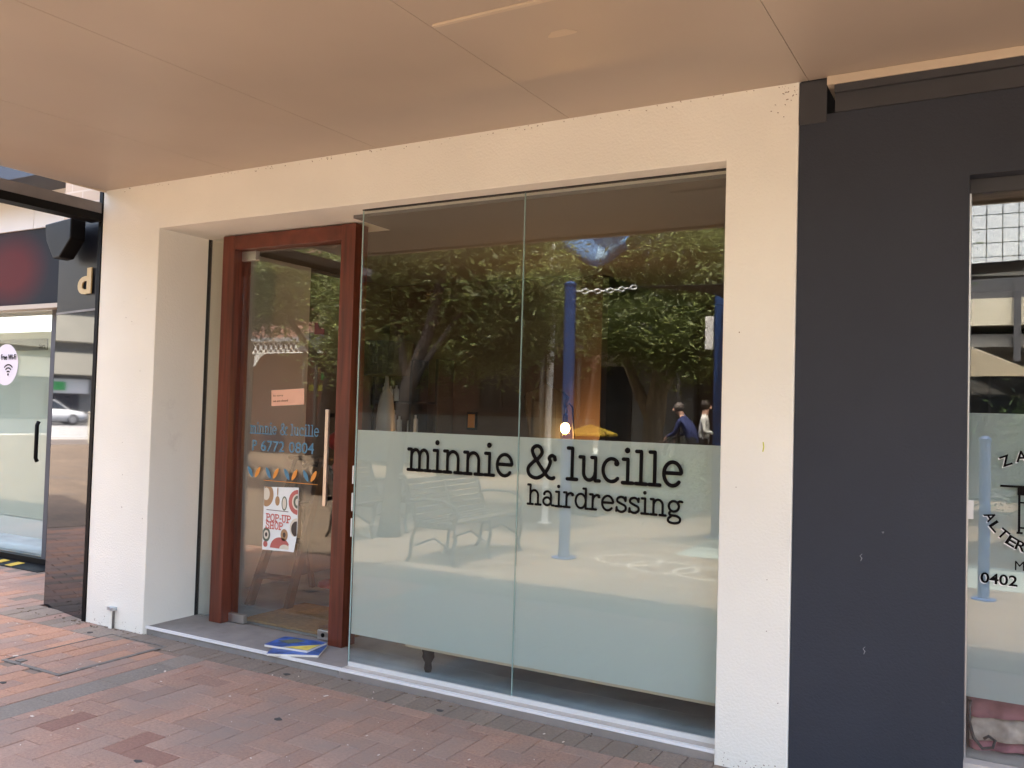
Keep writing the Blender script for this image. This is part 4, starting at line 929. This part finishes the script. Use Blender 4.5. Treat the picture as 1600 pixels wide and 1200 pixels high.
for i, (x, y, h, lab) in enumerate(((.55, -9.0, 1.9, 'upright green shrub reflected low in charcoal shop window'), (-4.6, -9.6, .9, 'low green shrub reflected beside forked tree trunk'))):
    tree('garden_shrub', (x, y, 0), [(0, 0, -.2, .04), (0, 0, h * .6, .02)], [], [(x * 0, 0, h * .55, .45, .4, h * .42, 1)], 7000, 'leaf_dark', lab, .9)['category'] = 'shrub'

# --- poles, sails, flag
def pole(x, y, h, r, m, nm, label, lean=0, cat='pole', group=None):
    t = thing(nm, (x, y, 0), label, cat, group)
    mb = MB(); mb.tube([(x, y, -.2), (x + lean * h * .5, y, h * .5), (x + lean * h, y, h)], r, 16); mb.build('shaft', m, t, smooth=False)
    MB().lathe([(r * 2.2, 0), (r * 2.2, .012), (r * 1.05, .02)], (x, y, -.2), 16).build('base_plate', m, t)
    MB().lathe([(r * 1.1, 0), (r * 1.1, .02), (r * .4, .05)], (x + lean * h, y, h), 16).build('cap', m, t)
    return t
pole(-4.36, -5.15, 2.93, .066, 'blue_pole', 'sail_post', 'blue steel post reflected in middle of right window pane', 0, 'post', 'blue shade sail posts')
pole(-3.42, -8.0, 3.18, .075, 'blue_pole', 'sail_post', 'blue steel post reflected at right edge of window', 0, 'post', 'blue shade sail posts')
pole(-.14, -5.6, 1.30, .05, 'blue_pole', 'sail_post', 'blue steel post reflected faintly in frosted charcoal shop window', 0, 'post', 'blue shade sail posts')
wp = pole(-6.0, -7.85, 6.2, .05, 'white_pole', 'flagpole', 'white flagpole reflected behind the ampersand', .012)
ps = tag(B(-3.62, -3.50, -7.99, -7.965, 2.40, 2.86).build('street_sign', 'white_clad', bevel=.01), 'small blank white sign plate on right blue post', 'sign')
def sail(name, pts, m, label, sag=.25, n=14, thick=.006):
    A, Bq, Cq, Dq = [Vector(p) for p in pts]; mb = MB(); vs = []; fs = []
    for i in range(n + 1):
        for j in range(n + 1):
            u, v = i / n, j / n
            p = A * (1 - u) * (1 - v) + Bq * u * (1 - v) + Cq * u * v + Dq * (1 - u) * v
            e = 4 * u * (1 - u), 4 * v * (1 - v); c = (A + Bq + Cq + Dq) / 4
            pull = .16 * (e[0] * (1 - e[1]) + e[1] * (1 - e[0])); p = p.lerp(c, pull); p.z -= sag * e[0] * e[1] * .3
            vs.append(p)
    for i in range(n):
        for j in range(n): fs.append((i * (n + 1) + j, (i + 1) * (n + 1) + j, (i + 1) * (n + 1) + j + 1, i * (n + 1) + j + 1))
    mb.add(vs, fs); return tag(mb.build(name, m, smooth=True, solid=thick), label, 'shade sail')
sail('shade_sail', [(-3.93, -6.1, 3.03), (-1.2, -5.0, 2.85), (.5, -8.5, 3.3), (-3.36, -7.9, 3.1)], 'sail_dark', 'dark stretched shade sail reflected high in right window pane')
ch = thing('chain', (-4.2, -5.5, 2.9), 'pale chain linking blue post to dark shade sail', 'chain')
for i in range(10):
    t = i / 10; p = Vector((-4.33, -5.23, 2.87)).lerp(Vector((-3.93, -6.1, 3.03)), t + .05); p.z -= .02 * math.sin(math.pi * t)
    mb = MB(); rx = R(0 if i % 2 else 90); d = Vector((.40, -.87, .16)).normalized(); s_ = Vector((0, 0, 1)) if i % 2 else d.cross(Vector((0, 0, 1))).normalized()
    mb.tube([p + d * .052 * math.cos(R(a)) + s_ * .026 * math.sin(R(a)) for a in range(0, 360, 36)], .009, 6, closed=True); mb.build('link', 'alu_white', ch)
sail('shade_sail', [(-2.4, -9.9, 3.5), (1.4, -9.9, 1.75), (2.4, -12.5, 2.3), (-2.4, -12.5, 2.15)], 'sail_cream', 'sunlit cream shade sail reflected in charcoal shop window', .3)
sail('shade_sail', [(-2.5, -6.2, 3.05), (2.6, -6.2, 3.2), (2.4, -8.6, 3.5), (-2.2, -8.6, 3.3)], 'sail_dark', 'dark shade sail reflected across top of charcoal shop window', .2)
fg = thing('flag', (-5.4, -7.8, 3.7), 'blue flag with paler panel fluttering, reflected under awning edge', 'flag')
mb = MB(); n = 22; m_ = 10; vs = []; fs = []
for i in range(n + 1):
    for j in range(m_ + 1):
        u, v = i / n, j / m_; x = -5.92 + 1.22 * u; zt = 4.95 - .55 * u - .12 * math.sin(3 * u); zb = 3.92 - .22 * math.sin(2.6 * u) + .06 * math.sin(9 * u)
        vs.append((x, -7.82 + .16 * math.sin(7 * u + 2 * v) * u + .1 * u * math.sin(11 * v), zb + (zt - zb) * v))
for i in range(n):
    for j in range(m_):
        mb.cur = 1 if (12 <= i <= 20 and 1 <= j <= 6 and (i + j) % 4 != 0) else 0
        mb.add([], [(i * (m_ + 1) + j, (i + 1) * (m_ + 1) + j, (i + 1) * (m_ + 1) + j + 1, i * (m_ + 1) + j + 1)]) if False else fs.append((i * (m_ + 1) + j, (i + 1) * (m_ + 1) + j, (i + 1) * (m_ + 1) + j + 1, i * (m_ + 1) + j + 1)) or mb.mi.append(mb.cur)
mb.v = [tuple(p) for p in vs]; mb.f = fs
mb.build('cloth', ['flag', 'flag_light'], fg, smooth=True, solid=.004)

# --- litter bin with yellow pyramid cap
bn = thing('litter_bin', (-5.8, -9.0, 0), 'dark bin with yellow pyramid cap reflected beside glowing bulb', 'bin')
B(-6.07, -5.53, -9.27, -8.73, -.15, 1.10).build('body', 'bin_dark', bn, bevel=.015)
MB().add([(-6.14, -9.34, 1.14), (-5.46, -9.34, 1.14), (-5.46, -8.66, 1.14), (-6.14, -8.66, 1.14), (-5.8, -9.0, 1.29), (-6.14, -9.34, 1.105), (-5.46, -9.34, 1.105), (-5.46, -8.66, 1.105), (-6.14, -8.66, 1.105)],
         [(0, 1, 4), (1, 2, 4), (2, 3, 4), (3, 0, 4), (5, 6, 1, 0), (6, 7, 2, 1), (7, 8, 3, 2), (8, 5, 0, 3), (8, 7, 6, 5)]).build('cap', 'yellow_paint', bn)
B(-5.62, -5.535, -8.729, -8.722, .82, 1.06).build('notice', 'paper', bn)

# --- ground markings: pale rings and teal strip on the plaza
mk = thing('paving_rings', (-2.9, -5.3, -.2), 'pale painted rings on the mall paving reflected in frosted film', 'ground marking')
for i, (x, y, r) in enumerate(((-3.70, -5.49, .37), (-3.21, -5.26, .37), (-2.67, -5.2, .37), (-2.16, -5.43, .37))):
    mb = MB(); n = 40; vs = [(x + (r + s) * math.cos(6.2832 * k / n), y + (r + s) * math.sin(6.2832 * k / n), -.1975 + .0006 * i) for s in (-.025, .025) for k in range(n)]
    mb.add(vs, [(k, (k + 1) % n, n + (k + 1) % n, n + k) for k in range(n)]); mb.build('ring', 'ring_paint', mk)
tp = B(-3.4, 2.0, -7.8, -6.2, -.199, -.196).build('painted_strip', 'teal_paint'); tp['kind'] = 'structure'

# --- people
def person(loc, rz, joints, edges, radii, label, pants, top, hair, seed):
    t = thing('person', loc, label, 'person')
    me = bpy.data.meshes.new('body'); me.from_pydata(joints, edges, []); ob = bpy.data.objects.new('body_tmp', me); COL.objects.link(ob)
    ob.modifiers.new('k', 'SKIN'); bm = bmesh.new(); bm.from_mesh(me); bm.verts.layers.skin.verify(); bm.to_mesh(me); bm.free()
    for k, sv in enumerate(me.skin_vertices[0].data): sv.radius = radii[k]; sv.use_root = (k == 0)
    q = ob.modifiers.new('s', 'SUBSURF'); q.levels = 2
    dg = bpy.context.evaluated_depsgraph_get(); nm = bpy.data.meshes.new_from_object(ob.evaluated_get(dg)); bpy.data.objects.remove(ob)
    nm.name = 'body'; nm.materials.clear()
    for k in ('skin', top, pants): nm.materials.append(M[k])
    J = [Vector(j) for j in joints]
    def near(p):
        best = (9, None, 0)
        for (a_, b_) in edges:
            d_ = J[b_] - J[a_]; t_ = max(0, min(1, (p - J[a_]).dot(d_) / d_.length_squared)); ds = (J[a_] + d_ * t_ - p).length
            if ds < best[0]: best = (ds, (a_, b_), t_)
        return best
    for pg in nm.polygons:
        _, e_, t_ = near(pg.center)
        pg.material_index = (0 if e_ in ((18, 3),) or (e_ == (2, 18) and t_ > .75) or (e_ in ((5, 6), (8, 9)) and t_ > .85) else 2 if e_ in ((0, 10), (10, 11), (11, 12), (12, 13), (0, 14), (14, 15), (15, 16), (16, 17)) and not (e_ in ((0, 10), (0, 14)) and t_ < .3) else 1)
        pg.use_smooth = True
    bo = bpy.data.objects.new('body', nm); COL.objects.link(bo); bo.parent = t
    h = joints[3]; mb = MB(); mb.ball((h[0] - .02 * 0, h[1] + .018, h[2] + .035), .098, 14, (1, 1.1, 1.15)); ho = mb.build('hair', hair); ho.location = (0, 0, 0); ho.data.transform(Matrix.Translation((h[0], h[1] + .025, h[2] - .075)));  ho.parent = t
    mb = MB(); mb.prism([(h[0] - .012, h[1] - .10, h[2] - .03), (h[0] + .012, h[1] - .10, h[2] - .03), (h[0], h[1] - .10, h[2] + .03)], (0, -.02, 0), (0, .03, 0)); no = mb.build('nose', 'skin', None); nm_ = no.location.copy(); no.parent = t
    t.rotation_euler.z = rz
    for w in (-1, 1):                          # hands: palm plus five fingers
        j = 6 if w < 0 else 9; hx, hy, hz = joints[j]; mb = MB(); mb.ball((hx, hy, hz - .03), .035, 8, (.7, 1, 1.3))
        for k in range(4): mb.tube([(hx, hy - .028 + k * .018, hz - .06), (hx, hy - .03 + k * .018, hz - .10), (hx - .01 * w, hy - .03 + k * .018, hz - .125 + .006 * abs(k - 1.5))], .008, 6)
        mb.tube([(hx, hy - .03, hz - .02), (hx, hy - .058, hz - .05), (hx, hy - .062, hz - .075)], .009, 6)
        ho = mb.build('hand', 'skin', None); L = ho.location.copy(); ho.parent = t; ho.location = L
    return t
RAD = {0: (.165, .14), 1: (.165, .13), 2: (.17, .125), 3: (.085, .10), 4: (.06, .06), 5: (.045, .045), 6: (.03, .03), 7: (.06, .06), 8: (.045, .045), 9: (.03, .03), 10: (.085, .085), 11: (.06, .06), 12: (.045, .045), 13: (.04, .035), 14: (.085, .085), 15: (.06, .06), 16: (.045, .045), 17: (.04, .035), 18: (.055, .055)}
ED = [(0, 1), (1, 2), (2, 18), (18, 3), (2, 4), (4, 5), (5, 6), (2, 7), (7, 8), (8, 9), (0, 10), (10, 11), (11, 12), (12, 13), (0, 14), (14, 15), (15, 16), (16, 17)]
stand = [(0, 0, .95), (0, .01, 1.18), (0, 0, 1.42), (0, -.03, 1.66), (-.2, 0, 1.40), (-.25, -.04, 1.14), (-.10, -.24, 1.10), (.2, 0, 1.40), (.25, -.04, 1.14), (.10, -.26, 1.12), (-.1, 0, .86), (-.11, 0, .5), (-.11, .02, .08), (-.12, -.14, .04), (.1, 0, .86), (.11, 0, .5), (.11, .02, .08), (.12, -.14, .04), (0, -.01, 1.52)]
lean = [(0, .08, .95), (0, 0, 1.17), (0, -.14, 1.38), (0, -.32, 1.60), (-.2, -.16, 1.35), (-.24, -.26, 1.10), (-.20, -.48, 1.0), (.2, -.16, 1.35), (.24, -.26, 1.10), (.20, -.48, 1.0), (-.1, .08, .86), (-.11, .0, .5), (-.11, .1, .08), (-.12, -.06, .04), (.1, .08, .86), (.11, -.1, .48), (.11, -.16, .08), (.12, -.32, .04), (0, -.22, 1.47)]
person((-5.72, -14.0, 0), R(-80), lean, ED, RAD, 'person in navy jacket leaning forward, reflected at right of window', 'dark_cloth', 'navy_cloth', 'hair_grey', 1)
person((-5.50, -14.2, 0), R(80), stand, ED, RAD, 'person in white top with dark hair facing right, reflected near blue post', 'dark_cloth', 'white_cloth', 'hair', 2)
ca = thing('wheeled_cart', (-6.3, -13.9, 0), 'small dark wheeled cart before the person in navy', 'cart')
mb = MB(); mb.tube([(-6.08, -14.1, 1.0), (-6.2, -14.1, .95), (-6.42, -14.1, .35)], .014, 8); mb.tube([(-6.08, -13.8, 1.0), (-6.2, -13.8, .95), (-6.42, -13.8, .35)], .014, 8); mb.tube([(-6.08, -14.1, 1.0), (-6.08, -13.8, 1.0)], .014, 8); mb.build('handle_frame', 'bench_iron', ca)
MB().prism([(-6.22, 0, .85), (-6.5, 0, .85), (-6.62, 0, .25), (-6.40, 0, .25)], (0, -14.08, 0), (0, -13.82, 0)).build('bag', 'dark_cloth', ca)
for y in (-14.12, -13.80): MB().lathe([(.1, 0), (.1, .03)], (-6.44, y, .10), 16, 'y').build('wheel', 'tyre', ca)

# --- buildings opposite
def window(par, x0, x1, y, z0, z1, mull=1, frame='frame_w', sill=True):
    f = MB(); t = .06
    f.box(x0, x0 + t, y, y + .05, z0, z1); f.box(x1 - t, x1, y, y + .05, z0, z1); f.box(x0 + t, x1 - t, y, y + .05, z0, z0 + t); f.box(x0 + t, x1 - t, y, y + .05, z1 - t, z1)
    for i in range(mull): x = x0 + (x1 - x0) * (i + 1) / (mull + 1); f.box(x - .025, x + .025, y + .002, y + .045, z0 + t, z1 - t)
    w = f.build('window', frame, par); B(x0 + t, x1 - t, y + .004, y + .012, z0 + t, z1 - t).build('pane', 'pane', w)
    if sill: B(x0 - .1, x1 + .1, y, y + .14, z0 - .09, z0 - .001).build('sill', frame, w)
def awn(par, x0, x1, y, z, dep, m='awning_dark', posts=0, pm='bench_slat'):
    B(x0, x1, y, y + dep, z, z + .12).build('street_awning', m, par); B(x0, x1, y + dep, y + dep + .05, z - .18, z + .3).build('awning_fascia', m, par)
    for i in range(posts):
        x = x0 + .1 + (x1 - x0 - .2) * i / max(1, posts - 1); mb = MB(); mb.tube([(x, y + dep - .1, -.03), (x, y + dep - .1, z)], .05, 10); mb.build('awning_post', pm, par)
YB = -15.6
ba = thing('brick_shop_building', (-14, YB, 0), 'brown brick shop building with grey dado reflected in left window pane', 'building')
B(-16.4, -8.6, YB - 8, YB, -.1, 7.4).build('wall', 'brick_brown', ba); B(-16.4, -8.6, YB, YB + .06, -.03, 1.33).build('dado', 'dado_grey', ba)
for x0, x1 in ((-15.6, -13.9), (-12.0, -10.6)): window(ba, x0, x1, YB + .003, 1.5, 2.7, 1, 'bench_slat')
for x0 in (-15.6, -13.6, -11.6): window(ba, x0, x0 + 1.3, YB + .003, 4.6, 6.2)
awn(ba, -16.4, -8.7, YB + .06, 3.1, 2.6, posts=3)
bb = thing('cafe_building', (-6.2, YB, 0), 'grey rendered cafe building with dark doorway reflected behind the forked tree', 'building')
B(-8.59, -3.6, YB - 8, YB + .1, -.1, 6.8).build('wall', 'cream_wall', bb)
B(-8.5, -7.75, YB + .1005, YB + .13, .0, 2.6).build('doorway', 'dark_open', bb); B(-6.05, -3.7, YB + .1005, YB + .13, .0, 2.6).build('shop_opening', 'dark_open', bb)
B(-7.74, -6.1, YB + .1005, YB + .14, -.03, 2.7).build('render_panel', 'dado_grey', bb)
for x in (-8.55, -7.72, -6.12, -4.9): B(x, x + .07, YB + .131, YB + .20, -.03, 2.7).build('frame_post', 'bench_slat', bb)
mb = MB(); mb.tube([(-6.9, YB + .18, 0), (-6.9, YB + .18, 3.0)], .04, 8); mb.build('downpipe', 'frame_w', bb)
for x0 in (-8.0, -5.6): window(bb, x0, x0 + 1.4, YB + .103, 4.3, 5.9)
awn(bb, -8.59, -3.6, YB + .14, 3.1, 1.3, posts=3)
tb = thing('cafe_table', (-5.2, -13.4, 0), 'dark table in front of the person in white', 'table')
B(-5.7, -4.6, -13.6, -13.1, .80, .86).build('table_top', 'sail_dark', tb)
for x in (-5.65, -4.7):
    for y in (-13.55, -13.2): B(x, x + .05, y, y + .05, 0, .80).build('leg', 'bench_slat', tb)
bc = thing('office_building', (2, -17, 0), 'cream office block with glass block wall reflected in charcoal shop window', 'building')
YC = -17.2
B(-3.55, 9, YC - 8, YC, -.1, 12).build('wall', 'dado_grey', bc)
for i in range(10):
    for j in range(6): B(-.62 + i * .30 - .6, -.62 + i * .30 - .6 + .28, YC + .001, YC + .05, 4.75 + j * .30, 4.75 + j * .30 + .28).build('glass_block', 'glass_block', bc)
B(-3.5, 9, YC, YC + 1.6, 3.42, 3.95).build('parapet', 'cream_wall', bc); B(-3.5, 9, YC + .05, YC + 1.5, 3.0, 3.25).build('balcony_beam', 'dado_grey', bc)
for x in (-2.4, .18, 2.4, 5): B(x, x + .12, YC + 1.61, YC + 1.75, 2.7, 4.3).build('rail_post', 'awning_dark', bc)
B(-3.5, 9, YC + 1.45, YC + 1.5, 3.96, 4.4).build('railing', 'awning_dark', bc)
for x0 in (-3.2, -.9, 1.4, 3.7): window(bc, x0, x0 + 2.0, YC + .003, .4, 2.6, 2, 'awning_dark')
bd = thing('verandah_building', (-21, -14, 0), 'old building with white iron lace verandah reflected in door glass', 'building')
YD = -14.1
B(-30, -16.45, YD - 9, YD - 2.6, -.1, 7).build('wall', 'brick_red', bd); B(-30, -16.45, YD - 2.6, YD + .1, 3.30, 3.40).build('verandah_roof', 'roof_grey', bd)
for i in range(8):
    x = -19.35 + i * .42 if i < 7 else -16.5
    if i in (0, 6): mb = MB(); mb.tube([(x, YD, -.03), (x, YD, 3.3)], .055, 10); mb.build('verandah_post', 'bench_slat', bd)
B(-19.4, -16.6, YD - .03, YD + .03, 3.27, 3.30).build('lace_rail', 'lace', bd); B(-19.4, -16.6, YD - .03, YD + .03, 2.96, 2.985).build('lace_rail', 'lace', bd)
for i in range(14):
    x = -19.3 + i * .2; mb = MB(); mb.tube([(x, YD, 2.99), (x + .1, YD, 3.13), (x, YD, 3.265)], .016, 6); mb.tube([(x + .2, YD, 2.99), (x + .1, YD, 3.13), (x + .2, YD, 3.265)], .016, 6); mb.tube([(x + .1 + .045 * math.cos(R(a)), YD, 3.13 + .045 * math.sin(R(a))) for a in range(0, 360, 45)], .012, 6, closed=True); mb.build('lace_panel', 'lace', bd)
for i in range(5):
    mb = MB(); x = -19.25; mb.tube([(x, YD, 2.95 - i * .09), (x + .45 - i * .09, YD, 2.95 - .0 * i)], .018, 6); mb.tube([(x + (.05 + i * .08), YD, 2.94), (x + .05 + i * .04, YD, 2.9 - .06 * (5 - i))], .014, 6); mb.build('lace_bracket', 'lace', bd)
B(-18.9, -18.2, YD - 2.59, YD - 2.5, 2.3, 2.55).build('shop_sign', 'sign_green', bd); B(-19.4, -18.6, YD - 2.59, YD - 2.52, 1.95, 2.15).build('shop_sign', 'sign_yellow', bd)
for x0 in (-29, -26.4, -23.8): window(bd, x0, x0 + 1.8, YD - 2.598, .6, 2.6, 1)
for x0 in (-18.2, -17.3): window(bd, x0, x0 + .75, YD - 2.598, .9, 2.5, 1, 'frame_w', False)
# cross street at the end of the mall
rd = struct(B(-62, -35, -80, 60, -.299, -.05).build('road', 'asphalt')); struct(B(-35, -34.0, -80, 60, -.298, -.002).build('kerb', 'tile_beige'))
zb = thing('zebra_crossing', (-45, -9, -.05), 'white striped pedestrian crossing reflected in black polished panel', 'road marking')
for i in range(9): B(-37 - i * 1.9 - .8, -37 - i * 1.9, -14, -4.0, -.0495, -.045).build('stripe', 'line_white', zb)
def car(loc, rz, body, label):
    t = thing('parked_car', (0, 0, 0), label, 'car', 'cars on the cross street')
    secs = [(-2.15, .45, .62, .70), (-2.05, .30, .82, .80), (-1.2, .22, .92, .86), (0, .22, .94, .88), (1.2, .22, .90, .88), (1.95, .28, .78, .80), (2.2, .42, .60, .66)]
    mb = MB(); vs = []
    for x, zl, zh, w in secs: vs += [(x, -w, zl), (x, -w - .02, (zl + zh) / 2), (x, -w + .08, zh), (x, w - .08, zh), (x, w + .02, (zl + zh) / 2), (x, w, zl)]
    fs = [(i * 6 + j, (i + 1) * 6 + j, (i + 1) * 6 + (j + 1) % 6, i * 6 + (j + 1) % 6) for i in range(len(secs) - 1) for j in range(6)] + [tuple(range(5, -1, -1)), tuple(range(36, 42))]
    mb.add(vs, fs); mb.build('body', body, t, smooth=True, bevel=.0)
    mb = MB(); lo = [(-1.75, .80, .90), (1.15, .80, .90)]; 
    mb.add([(-1.8, -.78, .90), (1.2, -.78, .90), (.45, -.62, 1.42), (-1.1, -.62, 1.42), (-1.8, .78, .90), (1.2, .78, .90), (.45, .62, 1.42), (-1.1, .62, 1.42)], [(0, 1, 2, 3), (7, 6, 5, 4), (1, 5, 6, 2), (4, 0, 3, 7), (3, 2, 6, 7)]); cb = mb.build('cabin_glass', 'car_glass', t)
    mb = MB(); mb.box(-1.12, .47, -.63, .63, 1.42, 1.47)
    for s in (-1, 1): mb.tube([(-1.8, s * .78, .9), (-1.1, s * .63, 1.44), (.45, s * .63, 1.44), (1.2, s * .78, .9)], .035, 6); mb.tube([(-.3, s * .79, .9), (-.3, s * .64, 1.43)], .03, 6)
    mb.build('roof', body, t, bevel=.01)
    for x in (-1.35, 1.4):
        for s in (-1, 1):
            w = MB().lathe([(.2, -.1), (.31, -.09), (.33, -.05), (.33, .05), (.31, .09), (.2, .1)], (x, s * .80, .33), 20, 'y').build('wheel', 'tyre', t); MB().lathe([(.2, -.112), (.2, .112)], (x, s * .80, .33), 14, 'y').build('rim', 'rim', w)
    for s in (-1, 1): MB().obox((2.14, s * .55, .62), (.12, .26, .12)).build('headlight', 'alu_white', t); MB().obox((-2.12, s * .58, .66), (.1, .22, .14)).build('tail_light', 'lamp_red', t)
    t.location = loc; t.rotation_euler.z = rz; return t
car((-56, -9.8, -.05), R(-90), 'car_white', 'white car reflected in the black polished panel'); car((-37.0, -22.5, -.05), R(90), 'car_white', 'white car under the green sign reflected in door glass')
be = thing('balcony_building', (-56, -10, 0), 'cream building with banded balconies reflected in black polished panel', 'building')
B(-80, -66, -50, 30, -.1, 16).build('wall', 'dado_grey', be)
for z, h in ((3.2, 1.5), (5.5, 1.8), (8.3, 2.6), (12, 1.5)): B(-66, -65, -50, 30, z, z + h).build('balcony_band', 'cream_wall', be)
for i in range(14): B(-65.99, -65.9, -38 + i * 4, -36 + i * 4, .2, 2.7).build('shop_front', 'pane', be)
B(-65.89, -65.6, -14.5, -11.5, 1.9, 2.9).build('shop_sign', 'white_clad', be); B(-65.59, -65.5, -13, -12.2, 2.1, 2.7).build('sign_emblem', 'sign_green', be)
for i, (x, y) in enumerate(((-31.0, -6.4), (-29, -8.4))):
    t = thing('bollard', (x, y, 0), ['cream square bollard reflected at right edge of black panel', 'cream square bollard reflected left of the crossing'][i], 'bollard', 'cream bollards at the crossing')
    B(x - .16, x + .16, y - .16, y + .16, -.03, 1.0).build('post', 'cream_wall', t, bevel=.02); B(x - .18, x + .18, y - .18, y + .18, 1.0005, 1.06).build('cap', 'cream_wall', t, bevel=.02)
